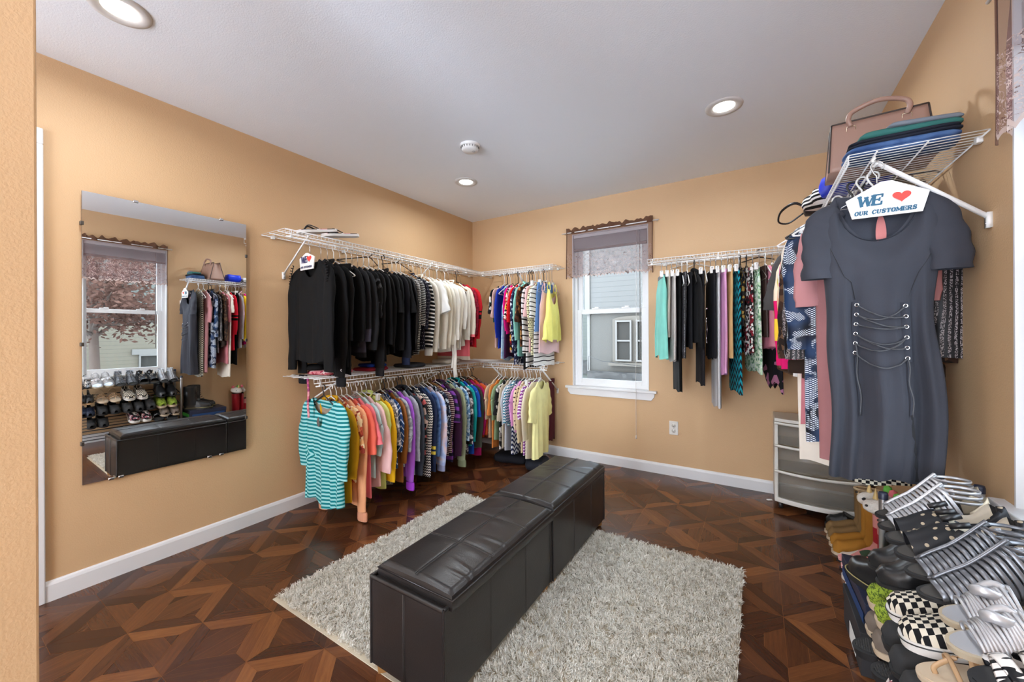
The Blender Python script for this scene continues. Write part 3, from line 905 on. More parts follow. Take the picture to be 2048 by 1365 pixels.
# ============================================================ clothes on rods
_FC = {}
def C(c): return srgb(*c)
def FM(spec):
    k = repr(spec)
    if k in _FC: return _FC[k]
    t = spec[0]; kw = {}
    if t == 'p': nm, fn = 'cloth', P_plain(C(spec[1]))
    elif t == 'satin': nm, fn, kw = 'satin', P_plain(C(spec[1])), dict(rough=.35)
    elif t == 'rib': nm, fn = 'ribbed_knit', P_rib(C(spec[1]), spec[2] if len(spec) > 2 else .006)
    elif t == 's': nm, fn = 'striped_cloth', P_stripe(C(spec[1]), C(spec[2]), spec[3], spec[4] if len(spec) > 4 else .5)
    elif t == 'vs': nm, fn = 'pinstriped_cloth', P_stripe(C(spec[1]), C(spec[2]), spec[3], spec[4], True)
    elif t == 'd': nm, fn = 'dotted_cloth', P_dots(C(spec[1]), C(spec[2]), spec[3], spec[4])
    elif t == 'f': nm, fn = 'printed_cloth', P_floral([C(c) for c in spec[1]], spec[2])
    elif t == 'c': nm, fn = 'mottled_cloth', P_cloud([C(c) for c in spec[1]], spec[2], 3, spec[3] if len(spec) > 3 else False)
    elif t == 'z': nm, fn = 'zigzag_cloth', P_zig(C(spec[1]), C(spec[2]), *spec[3:])
    elif t == 'k': nm, fn = 'checked_cloth', P_check(C(spec[1]), C(spec[2]), spec[3])
    elif t == 'snake': nm, fn, kw = 'snake_print_cloth', P_snake(C((10, 15, 30)), C((30, 56, 92)), C((215, 224, 236))), dict(rough=.5)
    elif t == 'b': nm, fn = 'banded_cloth', P_bands(C(spec[1]), [(a, b, C(c)) for a, b, c in spec[2]])
    elif t == 'glit':
        nm, kw = 'glitter_cloth', dict(rough=.4)
        def fn(m):
            x, y, z = m.xyz()
            s = ((x + y) / .016 + 40).fr().lt(.5)
            g = m.voro(520).gt(.62)
            return m.mix(g * s, C(spec[1]), C(spec[2]))
    elif t == 'teal':
        nm = 'teal_striped_jersey'
        def fn(m):
            x, y, z = m.xyz()
            per = .0235
            wob = ((x + y) * 17).sn() * .0022
            a = ((z + wob) / per + 40).fr()
            inset = x.gt(-.17) * x.lt(-.035 ) * (z.gt(-.50) * z.lt(-.385)) * (((z + .443).ab()) * 2.2 + x).lt(-.05)
            b = (((z + .443).ab() * .9 + x * .55) / per + 40).fr()
            k = a * (inset * -1 + 1) + b * inset
            return m.mix(k.lt(.5), C((150, 214, 214)), C((0, 118, 124)))
    else: raise ValueError(t)
    _FC[k] = fabric(nm, fn, **kw)
    return _FC[k]

def g_body(m, R, L, w0, sw, W, nd, sd, th, n, rows, fold, hemv=.01, back_nd=.01, chest=None, asym=0, start=0., n_fold=5, waist=None):
    """a hanging body: rings from the neck to the hem"""
    chest = chest or sw * .98
    ph = [R.uniform(0, 6.3) for _ in range(6)]
    NZ = g_body.nz
    ds = []
    for j in range(rows + 1):
        t = j / rows; ds.append(start + (L - start) * (t ** 1.5))
    rings = []
    for d in ds:
        if d < sd: w = lerp(w0, sw, (max(0, d - start) / (sd - start)) ** .85)
        elif d < .22: w = lerp(sw, chest, smooth(sd, .22, d))
        else: w = lerp(chest, W, (d - .22) / max(.01, L - .22))
        if waist: w -= waist * exp(-((d - L * .42) / .13) ** 2)
        t_ = lerp(.011, th, smooth(0, .16, d))
        A = fold * smooth(.05, L * .8, d)
        ring = []
        for i in range(n):
            a = 2 * pi * i / n; ca, sa = cos(a), sin(a)
            x = w * math.copysign(abs(ca) ** .75, ca); y = t_ * math.copysign(abs(sa) ** .6, sa)
            u = x / max(.05, sw)
            y += A * (sin(u * n_fold + ph[0] + d * 1.5) + .55 * sin(u * n_fold * 2.3 + ph[1] - d * 2) + .3 * sin(u * n_fold * 4.1 + ph[2]))
            x += A * .5 * sin(d * 9 + ph[3])
            z = -NZ - d
            q = max(0, 1 - (x / max(.02, w0)) ** 2)
            if sa < 0.02: z -= nd * q ** .7 * max(0, 1 - (d - start) / (nd * 2.2 + .03))
            else: z -= back_nd * q * max(0, 1 - (d - start) / .05)
            if d > L * .75: z += hemv * (sin(u * 4 + ph[4]) + asym * u) * (d - L * .75) / (L * .25)
            ring.append((x, y, z))
        rings.append(ring)
    m.grid(rings, close=True)

def g_sleeve(m, R, s, SL, sw, sd, kind, n=14, rows=16, r0=.062, r1=.042, out=.0, yb=0., fold=.003, ts=1.):
    ph = R.uniform(0, 6.3)
    sx = s * sw
    fl = out
    zt = -g_body.nz - sd
    if SL < .26:
        P = [(sx * .70, 0, zt + .030), (sx * .98, yb * .2, zt - .015), (sx * 1.10 + s * fl * .5, yb * .6, zt - .03 - SL * .45), (sx * 1.12 + s * fl, yb, zt - .02 - SL)]
        ra = [.03, r0 * .95, r0, r0 * 1.05]; rb = [.012, .020, .024, .026]
    else:
        P = [(sx * .72, 0, zt + .030), (sx * .96, yb * .2, zt - .015), (sx * 1.06, yb * .5, zt - .10), (sx * 1.09 + s * fl * .5, yb * .9, zt - SL * .45), (sx * 1.05 + s * fl, yb, zt - SL * .8), (sx * 1.03 + s * fl, yb * 1.1, zt - SL)]
        ra = [.03, r0 * .9, r0, lerp(r0, r1, .5), r1 * 1.05, r1]; rb = [.012, .020, .023, .022, .020, .017]
    rb = [v * ts for v in rb]; fold *= ts
    C_ = curve(P, rows); k = len(ra) - 1; rings = []
    for i, p in enumerate(C_):
        t = i / rows; u = t * k; j = min(int(u), k - 1); f = u - j
        A, B = lerp(ra[j], ra[j + 1], f), lerp(rb[j], rb[j + 1], f)
        T = (C_[min(i + 1, rows)] - C_[max(i - 1, 0)]).normalized()
        a = Vector((0, 1, 0)).cross(T); a.normalize(); b = Vector((0, 1, 0))
        ring = []
        for q in range(n):
            w = 2 * pi * q / n
            rip = 1 + .10 * sin(3 * w + ph + t * 7) + .06 * sin(t * 30 + w + ph) * (t > .3)
            ring.append(p + a * (A * rip * cos(w)) + b * (B * rip * sin(w) + fold * sin(t * 9 + ph)))
        rings.append(ring)
    m.grid(rings, close=True)

RODS = {
    'UL': ((-2.402, None, 1.785), 0, 'upper rod of the left wall', 'clothes on the upper rod of the left wall', 'upper left rod'),
    'LL': ((-2.315, None, .865), 0, 'lower rod of the left wall', 'clothes on the lower rod of the left wall', 'lower left rod'),
    'UB': ((None, 3.193, 1.777), pi / 2, 'upper corner rod', 'clothes on the upper rod of the back corner', 'upper corner rod'),
    'LB': ((None, 3.076, .865), pi / 2, 'lower corner rod', 'clothes on the lower rod of the back corner', 'lower corner rod'),
    'BR': ((None, 3.121, 1.715), pi / 2, 'rod right of the window', 'clothes on the rod right of the back window', 'rod right of the window'),
    'R': ((.348, None, 1.758), 0, 'rod by the right wall', 'clothes on the rod of the right wall', 'right wall rod'),
}
CAT = dict(top='top', tee='top', tank='top', cardi='cardigan', dress='dress', skirt='skirt', pants='trousers', jacket='jacket', scarf='scarf')
NAME = dict(top='hanging_blouse', tee='hanging_shirt', tank='hanging_camisole', cardi='hanging_cardigan', dress='hanging_dress', skirt='hanging_skirt', pants='hanging_trousers', jacket='hanging_jacket', scarf='hanging_scarf')
PLACED = []
def garment(rod, pos, desc, kind, spec, L, SL=0, hang='white', rz=None, **o):
    base, rot, phrase, group, _ = RODS[rod]
    loc = tuple(pos if c is None else c for c in base)
    loc = (loc[0] + o.get('dx', 0), loc[1], loc[2])
    R = random.Random(desc)
    jr = (.30 + .05 * sin(pos * 9) if rod == 'BR' else .07 * sin(pos * 5.3) + R.uniform(-.012, .012)) if rz is None else rz
    ts = dict(UL=.80, LL=.76, UB=.55, LB=.60, BR=.72, R=.85)[rod]
    if o.get('hi'): ts = 1
    mt = FM(spec)
    g_body.nz = o.get('nz', .125 if rod in ('UL', 'UB') else .098 if rod in ('LL', 'LB') else .088)
    NZ = g_body.nz; lift = NZ - .085
    hi = o.get('hi', 0)
    n, rows = (96, 60) if hi else (36, 20)
    th = o.get('th', .019 * ts); fold = o.get('fold', .0035 * ts)
    m = MB()
    if kind in ('skirt', 'pants', 'scarf'):
        w0 = o.get('w0', .15); W = o.get('W', .17 if kind == 'skirt' else .13)
        g_body(m, R, L, w0, (w0 + W) / 2, W, 0, .12, th, n, rows, fold * 1.4, o.get('hemv', .012), 0, o.get('chest', (w0 + W) / 2), o.get('asym', 0), .012, o.get('nf', 6))
    elif kind == 'tank':
        w0 = o.get('w0', .115); sw = o.get('sw', .145)
        g_body(m, R, L, w0, sw, o.get('W', .19), o.get('nd', .08), .16, th, n, rows, fold, .012, .03, sw + .02, 0, .07)
        for s in (-1, 1):
            for y in (-.012, .012):
                m.tube([(s * .085, y * .3, -.095 - lift), (s * .098, y, -.13 - lift), (s * w0 * .93, y * 1.1, -.165 - lift)], .010, 6, flat=.35, up=(0, 1, 0))
    else:
        sw = o.get('sw', .178 if SL else .155)
        g_body(m, R, L, o.get('w0', .075), sw, o.get('W', .185), o.get('nd', .045), o.get('sd', .085), th, n, rows, fold, o.get('hemv', .01), .01, o.get('chest'), o.get('asym', 0), 0, o.get('nf', 5), o.get('waist'))
    mats = [mt]
    ob = m.build(NAME[kind], mt, None, loc=loc, rot=(R.uniform(-.01, .01), R.uniform(-.015, .015), rot + jr))
    lab = desc if o.get('lab') else desc + ' on the ' + phrase
    tag(ob, lab, CAT[kind], group)
    if SL:
        for s in (-1, 1):
            sm = MB()
            g_sleeve(sm, R, s, SL + R.uniform(-.015, .015), sw, o.get('sd', .085), kind, 24 if hi else 14, 30 if hi else 14, o.get('r0', .058), o.get('r1', .040), o.get('out', R.uniform(-.005, .02)), o.get('yb', R.uniform(-.004, .003)), ts=ts)
            sl = sm.build('sleeve', FM(o['sspec']) if 'sspec' in o else mt, ob)
            if o.get('cuff') and SL > .3:
                cm = MB(); zc = -g_body.nz - o.get('sd', .085) - SL
                cx = s * (sw * 1.03 + .008)
                cm.lathe([(.036, -.055), (.0385, -.045), (.0385, -.010), (.036, .002)], 14, (0, 0, 0)).move(lambda v: Vector((cx + v.x * 1.12, v.y * .52 * ts, zc + v.z)))
                cm.build('cuff', FM(o['cuff']), sl)
    if kind in ('jacket', 'cardi') and o.get('collar', 1):
        w0 = o.get('w0', .075); cm = MB()
        path = [(-.05, -.024, -.20), (-w0 * .8, -.020, -.10), (-w0 * .7, .006, -.072), (0, .016, -.068), (w0 * .7, .006, -.072), (w0 * .8, -.020, -.10), (.05, -.024, -.20)]
        path = [(x, y, z - lift) for x, y, z in path]; cm.tube(curve(path, 24), .014, 8, flat=.5); cm.build('collar', FM(o['cspec']) if 'cspec' in o else mt, ob)
    if o.get('waistband') or kind in ('skirt', 'pants'):
        w0 = o.get('w0', .15); bm = MB(); rows_ = []
        for z in (-.092 - lift, -.098 - lift, -.118 - lift, -.122 - lift):
            rows_.append([((w0 + .003) * math.copysign(abs(cos(a)) ** .75, cos(a)), .016 * math.copysign(abs(sin(a)) ** .6, sin(a)), z) for a in [2 * pi * i / 28 for i in range(28)]])
        bm.grid(rows_, close=True); bm.build('waistband', FM(o['wspec']) if 'wspec' in o else mt, ob)
    PLACED.append((rod, loc, rot + jr * .6, hang, desc, round(lift, 3)))
    return ob

# ------------------------------------------------------------------- hangers
HM = dict(white=white_plastic, wire=steel, black=black_plastic, wood=plain('varnished_wood', (.28, .14, .05, 1), .35),
          brown=plain('brown_velvet_hanger', (.035, .022, .018, 1), .8), clip=white_plastic, gold=plain('gold_wire', (.45, .36, .2, 1), .35, 1.))
PROTO = {}
def hook_pts(r=.0165, z0=-.0115, h=-.062):
    P = []
    for i in range(15):
        a = radians(-50 + i * (250 / 14)); P.append((r * cos(a), 0, z0 + r * sin(a)))
    return P + [(-r * .55, 0, z0 - r * 1.25), (-.001, 0, z0 - r * 2.0), (0, 0, h)]
def hanger_mesh(kind):
    m = MB(); thick = dict(white=.0036, black=.004, wood=.0019, brown=.0022, wire=.0016, clip=.0026, gold=.0016)[kind]
    return m, thick
def make_hanger(kind, dz):
    m, t = hanger_mesh(kind); hm = HM[kind]
    r = MB()
    if kind in ('white', 'black', 'brown'):
        path = curve([(-.052, 0, -.085), (-.20, 0, -.168), (-.205, 0, -.178), (-.19, 0, -.182), (0, 0, -.184), (.19, 0, -.182), (.205, 0, -.178), (.20, 0, -.168), (.052, 0, -.085), (.015, 0, -.068), (0, 0, -.062), (-.015, 0, -.068)], 48)
        r.tube(path, t, 7, closed=True)
    elif kind in ('wire', 'gold'):
        r.tube([(0, 0, -.062), (-.012, 0, -.075), (-.195, 0, -.165), (-.205, 0, -.176), (-.19, 0, -.182), (.19, 0, -.182), (.205, 0, -.176), (.195, 0, -.165), (.012, 0, -.075)], t, 6, closed=True)
    elif kind == 'wood':
        P = curve([(-.205, 0, -.172), (-.10, 0, -.108), (0, 0, -.078), (.10, 0, -.108), (.205, 0, -.172)], 24)
        r.tube(P, .012, 8, flat=.5, up=(0, 1, 0)); r.tube([(-.19, 0, -.168), (.19, 0, -.168)], .004, 8)
    elif kind == 'clip':
        r.tube([(-.15, 0, -.074), (.15, 0, -.074)], .004, 8); r.tube([(0, 0, -.06), (0, 0, -.075)], .005, 8)
    r.move(lambda v: Vector((v.x, v.y, v.z - dz)))
    ob = r.build('clothes_hanger', hm, None)
    ob['category'] = 'clothes hanger'
    hk = MB(); hk.tube(hook_pts(h=-.062 - dz), t * .9, 7); hk.build('hook', hm if kind in ('white', 'black', 'wire', 'gold') else steel, ob)
    if kind == 'clip':
        for s in (-1, 1):
            c = MB(); c.box(s * .12 - .012, s * .12 + .012, -.012, .012, -.115 - dz, -.068 - dz); c.build('clip', hm, ob, bevel=.003)
    return ob
WORD = dict(white='white plastic', black='black plastic', wood='wooden', brown='brown velvet', wire='steel wire', clip='white clip', gold='gold wire')
def place_hangers():
    for rod, loc, rz, kk, desc, dz in PLACED:
        if kk == 'none': continue
        kind = (kk, dz)
        new = kind not in PROTO
        if new: PROTO[kind] = make_hanger(*kind); h = PROTO[kind]
        else:
            p = PROTO[kind]; h = p.copy(); COL.objects.link(h)
            for ch in KIDS[kind]:
                c = ch.copy(); COL.objects.link(c); c.parent = h
        if new: KIDS[kind] = [x for x in bpy.data.objects if x.parent == h]
        h.location = loc; h.rotation_euler = (0, 0, rz)
        tag(h, '%s hanger holding the %s' % (WORD[kk], desc), 'clothes hanger', 'hangers on the ' + RODS[rod][4])
KIDS = {}

# ------------------------------------------- paper hanger capes with lettering
PAPER = plain('white_hanger_paper', (.80, .79, .76, 1), .7)
INK = plain('teal_blue_ink', srgb(40, 92, 120), .7)
INKB = plain('navy_ink', srgb(40, 42, 90), .7)
HEART = plain('red_heart_ink', srgb(226, 70, 62), .7)
GL = {  # strokes in a 0..1 box, (x0,y0,x1,y1,weight); serifs are added at free ends
    'W': ([(0.02, 1, .27, 0, 1), (.27, 0, .5, .85, .45), (.5, .85, .73, 0, 1), (.73, 0, .98, 1, .45)], [(.02, 1), (.5, .9), (.98, 1)]),
    'E': ([(.2, 0, .2, 1, 1), (.2, 1, .9, 1, .5), (.2, .52, .7, .52, .45), (.2, 0, .92, 0, .5), (.9, 1, .9, .74, .5), (.92, 0, .92, .28, .5), (.7, .66, .7, .38, .5)], [(.2, 0), (.2, 1)]),
    'O': ([(.12, .5, .25, .9, 1), (.25, .9, .5, 1, .7), (.5, 1, .75, .9, .7), (.75, .9, .88, .5, 1), (.88, .5, .75, .1, 1), (.75, .1, .5, 0, .7), (.5, 0, .25, .1, .7), (.25, .1, .12, .5, 1)], []),
    'U': ([(.2, 1, .2, .25, 1), (.2, .25, .38, .02, .9), (.38, .02, .62, .02, .6), (.62, .02, .8, .25, .6), (.8, .25, .8, 1, .6)], [(.2, 1), (.8, 1)]),
    'R': ([(.2, 0, .2, 1, 1), (.2, 1, .65, 1, .5), (.65, 1, .82, .76, .9), (.82, .76, .65, .5, .9), (.65, .5, .2, .5, .5), (.5, .5, .85, 0, 1)], [(.2, 0), (.2, 1), (.86, 0)]),
    'C': ([(.85, .75, .7, .96, .6), (.7, .96, .45, 1, .6), (.45, 1, .2, .8, .9), (.2, .8, .12, .5, 1), (.12, .5, .2, .2, 1), (.2, .2, .45, 0, .9), (.45, 0, .72, .05, .6), (.72, .05, .88, .28, .6), (.85, 1, .85, .7, .5)], []),
    'S': ([(.8, .75, .65, .97, .6), (.65, .97, .4, 1, .6), (.4, 1, .2, .8, .9), (.2, .8, .3, .58, 1), (.3, .58, .7, .44, 1), (.7, .44, .82, .22, 1), (.82, .22, .62, .01, .9), (.62, .01, .35, .03, .6), (.35, .03, .18, .25, .6), (.18, .3, .18, 0, .5), (.8, 1, .8, .7, .5)], []),
    'T': ([(.5, 0, .5, 1, 1), (.08, 1, .92, 1, .5), (.08, 1, .08, .72, .5), (.92, 1, .92, .72, .5)], [(.5, 0)]),
    'M': ([(.12, 0, .12, 1, .6), (.12, 1, .5, .2, 1), (.5, .2, .88, 1, .5), (.88, 1, .88, 0, 1)], [(.12, 0), (.12, 1), (.88, 0), (.88, 1)]),
}
def lettering(m, text, x, z, h, y, adv=.92, slant=.18, wt=.17):
    """slab-serif capitals as thin raised ink, facing -y"""
    k = 0
    def quad(a, b, w):
        nonlocal k
        a, b = Vector(a), Vector(b); d = (b - a); d.normalize(); nn = Vector((-d.y, d.x)) * w / 2; a = a - d * w * .3; b = b + d * w * .3
        P = [a - nn, b - nn, b + nn, a + nn]
        sl = lambda p: (x + (p.x + p.y * slant) * h, y - .0004 - k * 2e-6, z + p.y * h)
        k += 1
        m.add([sl(p) for p in P], [(0, 1, 2, 3)])
    ox = 0.
    for ch in text:
        if ch == ' ': ox += .75; continue
        st, se = GL[ch]; wd = 1.15 if ch in 'WM' else .88
        for (x0, y0, x1, y1, w) in st: quad((ox + x0 * wd, y0), (ox + x1 * wd, y1), wt * (w if w > .5 else w * 1.15) * 1.15)
        for (sx_, sy_) in se: quad((ox + sx_ * wd - .15, sy_ + (.04 if sy_ < .5 else -.04)), (ox + sx_ * wd + .15, sy_ + (.04 if sy_ < .5 else -.04)), wt * .62)
        ox += wd * adv + .10
    return ox * h
def heart(m, cx, cz, s, y):
    P = []
    for i in range(48):
        t = 2 * pi * i / 48
        P.append((cx + s * .0625 * 8.6 * sin(t) ** 3 * 1.02, y - .0006, cz + s * .0312 * (13 * cos(t) - 5 * cos(2 * t) - 2 * cos(3 * t) - cos(4 * t)) * .95))
    m.add(P, [tuple(range(48))])
def cape_hanger(rod, pos, label, w, zt, zb, ztop, rz=0, big=True, x0=0, ink=INK, tilt=0., slv=.84):
    base, rot, ph, grp, nm = RODS[rod]
    loc = tuple(pos if c is None else c for c in base)
    r = empty('cape_hanger', loc, rot + rz, label, 'clothes hanger', 'hangers on the ' + nm)
    m = MB(); m.tube(hook_pts(h=-.085), .0017, 7)
    m.tube([(0, 0, -.085), (-.012, 0, -.095), (-w * .9, 0, -.135), (-w * .94, 0, -.142), (w * .94, 0, -.142), (w * .9, 0, -.135), (.012, 0, -.095)], .0016, 6, closed=True)
    m.build('wire_frame', HM['wire'], r)
    y = -.0235
    pts = [(-w * .12, ztop), (w * .12, ztop), (w, zt), (w * slv, zb), (-w * slv, zb), (-w, zt)]
    pts = [(x + x0, z) for x, z in pts]
    m = MB(); rows = []
    m.add([(x, y + .0025 * (abs(x) / w) ** 2, z) for x, z in pts] + [(x, y + .005 + abs(x) / w * .003, z) for x, z in pts],
          [tuple(range(6)), tuple(reversed(range(6, 12)))] + [(i, 6 + i, 6 + (i + 1) % 6, (i + 1) % 6) for i in range(6)])
    pc = m.build('paper_cape', PAPER, r, smooth=False)
    H_ = zt - zb
    m = MB(); lettering(m, 'WE', x0 - w * .70, zb + H_ * .62, H_ * .50, y, .82, .14, .24); m.build('lettering', ink, pc, smooth=False)
    m = MB(); hw_ = w * .40; lettering(m, 'OUR CUSTOMERS', x0 - w * .79, zb + H_ * .15, w * 1.58 / 12.9, y, .95, .14, .27); m.build('lettering', ink, pc, smooth=False)
    m = MB(); heart(m, x0 + w * .36, zb + H_ * .90, H_ * .64, y); m.build('heart', HEART, pc, smooth=False)
    return r
# ------------------------------------------------------------ what hangs where
BK = (9, 9, 10); BK2 = (13, 13, 15); NV = (24, 28, 44)
G = garment
# upper rod, left wall
t = G('UL', 1.432, 'black ribbed long-sleeved top with ruffled shoulders, foremost', 'top', ('rib', BK, .005), .645, .62, 'none', rz=-.03, hi=1, w0=.085, nd=.105, W=.205, sw=.19, r0=.052, r1=.044, out=.012, yb=-.012, fold=.006, th=.024, nf=7)
for s in (-1, 1):                                # shoulder ruffle
    rm = MB(); rows_ = []
    for j in range(4):
        row = []
        for i in range(31):
            u = i / 30; a = lerp(-.3, 2.1, u); z = -.145 - .14 * u
            k = j / 3
            row.append((s * (.168 + .03 * sin(min(1, u * 1.6) * pi / 2) + k * .024), -.020 + .030 * (u - .5) * 0 + .009 * sin(u * 52) * k - .006, z + .008 * cos(u * 52) * k))
        rows_.append(row)
    rm.grid(rows_); rm.build('ruffle', FM(('p', (15, 15, 17))), t, solid=.0012)
cape_hanger('UL', 1.418, 'white paper hanger cape lettered over the black ruffled top', .088, -.112, -.186, -.082, -.03, ink=INKB)
UL = [
 (1.492, 'black fleece sweatshirt with small round cuff badge', 'top', ('p', BK2), .60, .66, 'wire', dict(r0=.062, r1=.046, cuff=('rib', (24, 24, 28)), W=.20)),
 (1.538, 'black draped cardigan with pointed hem', 'cardi', ('p', (10, 10, 11)), .66, .44, 'wire', dict(asym=-1.2, hemv=.04, W=.20)),
 (1.582, 'black wide drapey trousers', 'pants', ('p', (13, 13, 14)), .74, 0, 'white', dict(W=.165, w0=.165)),
 (1.628, 'black crepe long-sleeved blouse', 'top', ('p', BK), .56, .42, 'wire', dict(r1=.05)),
 (1.676, 'charcoal pullover over a slate hem', 'top', ('b', (27, 27, 30), [(-.72, -.565, (62, 62, 76))]), .62, .44, 'white', {}),
 (1.722, 'charcoal fleece pullover with full sleeves', 'top', ('p', (27, 28, 30)), .55, .50, 'wire', dict(r0=.066, r1=.058)),
 (1.768, 'black tee printed with silver stars', 'tee', ('c', [(14, 14, 15), (14, 14, 15), (18, 18, 19), (90, 92, 96)], 16), .58, .25, 'wire', {}),
 (1.816, 'black crewneck sweater with deep cuffs', 'top', ('p', (19, 19, 20)), .60, .62, 'white', dict(cuff=('rib', (34, 34, 37)), r0=.064, r1=.05)),
 (1.862, 'black jersey tunic', 'top', ('p', BK), .66, .46, 'white', {}),
 (1.905, 'black fitted turtleneck', 'top', ('rib', (15, 15, 16), .007), .60, .47, 'wire', {}),
 (1.948, 'black short-sleeved crepe tee', 'tee', ('p', (12, 12, 13)), .60, .20, 'white', dict(r0=.064)),
 (1.990, 'black thin knit cardigan', 'cardi', ('p', (16, 16, 17)), .56, .50, 'black', {}),
 (2.032, 'ink navy top with a folded navy cuff', 'top', ('p', (18, 19, 26)), .60, .56, 'wire', dict(cuff=('p', (28, 36, 62)), r1=.05)),
 (2.076, 'black cap-sleeved blouse', 'tee', ('p', (14, 14, 15)), .62, .22, 'white', dict(out=.03)),
 (2.118, 'black silk shirt with button front', 'top', ('satin', (18, 18, 20)), .64, .50, 'white', {}),
 (2.162, 'black blouse with white square dots', 'top', ('d', (16, 16, 18), (225, 225, 220), .0135, .34), .60, .44, 'white', dict(r0=.06)),
 (2.206, 'black jersey with thin white stripes', 'top', ('s', (210, 210, 208), (18, 18, 20), .0135, .35), .64, .33, 'wood', dict(W=.17)),
 (2.250, 'ink cardigan with tiny white dots', 'cardi', ('d', (30, 29, 42), (200, 200, 205), .026, .12), .60, .33, 'brown', {}),
 (2.296, 'black sweater with bold white stripes', 'top', ('s', (232, 232, 228), (17, 17, 19), .031, .36), .56, .50, 'white', dict(cuff=('rib', (226, 224, 216)), r0=.056, r1=.05)),
 (2.342, 'ivory cable cardigan', 'cardi', ('p', (226, 221, 207)), .60, .52, 'wood', {}),
 (2.388, 'white batwing blouse', 'tee', ('p', (232, 232, 228)), .60, .21, 'white', dict(out=.05, r0=.07)),
 (2.436, 'cream ribbed pullover', 'top', ('rib', (228, 222, 205), .009), .58, .52, 'white', {}),
 (2.484, 'ecru hooded sweater', 'top', ('p', (226, 218, 198)), .60, .50, 'white', dict(r0=.064)),
 (2.532, 'ivory fine knit pullover', 'top', ('p', (232, 228, 214)), .62, .48, 'gold', {}),
 (2.580, 'white tie-front blouse with long tails', 'top', ('p', (236, 233, 224)), .58, .44, 'white', dict()),
 (2.630, 'cream crepe tunic', 'top', ('p', (230, 224, 208)), .60, .44, 'gold', {}),
 (2.682, 'warm white linen shirt', 'top', ('p', (229, 226, 218)), .62, .34, 'white', dict(out=.02)),
 (2.736, 'bone jacket with a black shoulder patch', 'jacket', ('p', (216, 211, 198)), .58, .44, 'wood', dict(r0=.062)),
 (2.792, 'oatmeal shirt with a coral hem', 'top', ('b', (218, 206, 188), [(-.8, -.60, (232, 110, 120))]), .70, .40, 'gold', {}),
 (2.850, 'burgundy lace top', 'top', ('f', [(120, 14, 36), (150, 24, 48), (96, 8, 26), (140, 20, 44)], 60), .58, .40, 'black', {}),
 (2.905, 'red sweater with black bands', 'top', ('b', (190, 20, 34), [(-.46, -.42, (20, 18, 20)), (-.40, -.385, (20, 18, 20))]), .60, .42, 'gold', {}),
]
for p, d, k, sp, L, SL, h, o in UL: G('UL', p, d, k, sp, L, SL, h, **o)

def on(desc):
    return next(x for x in bpy.data.objects if x.get('label', '').startswith(desc))
# badge on the sweatshirt cuff; star, patch and button
b = on('black fleece sweatshirt')
m = MB(); m.tube([(.193 + .010 * cos(a) * .2 + .024, -.012 + .008 * cos(a), -.82 + .0075 * sin(a)) for a in np.linspace(.5, 5.9, 20)], .0022, 6)
m.build('round_badge', plain('white_embroidery', (.75, .75, .75, 1), .7), b)
b = on('black tee printed')
m = MB(); P = []
for i in range(10):
    a = pi / 2 + i * pi / 5; r_ = .030 if i % 2 == 0 else .012
    P.append((.215, -.0 + r_ * cos(a) * .7, -.40 + r_ * sin(a)))
m.add(P, [tuple(range(10))]); m.build('star_print', plain('silver_print', (.6, .61, .63, 1), .4), b, smooth=False)
b = on('bone jacket')
m = MB(); m.add([(.13, -.026, -.17), (.19, -.02, -.205), (.222, .0, -.24), (.236, 0, -.35), (.20, -.028, -.36), (.165, -.03, -.29)], [(0, 1, 2, 3, 4, 5)])
m.build('shoulder_patch', plain('black_patch', (.03, .025, .022, 1), .7), b, smooth=False, solid=.003)
MB().lathe([(.0001, .004), (.013, .003), (.014, 0)], 16, (0, 0, 0)).move(lambda v: Vector((.228 + v.z * .5, -.022 + v.x * .9 - .008, -.315 + v.y))).build('button', plain('pearl_button', (.8, .8, .78, 1), .25), b)

b = on('white tie-front')
for s_ in (-1, 1):
    m = MB(); m.tube([(.19 + .010 * s_, -.02 + .006 * sin(z * 30), z) for z in np.linspace(-.60, -.93 - .04 * s_, 14)], [.012 + .006 * abs(k - 6) / 7 for k in range(14)], 8, flat=.35); m.build('tie', FM(('p', (236, 233, 224))), b)

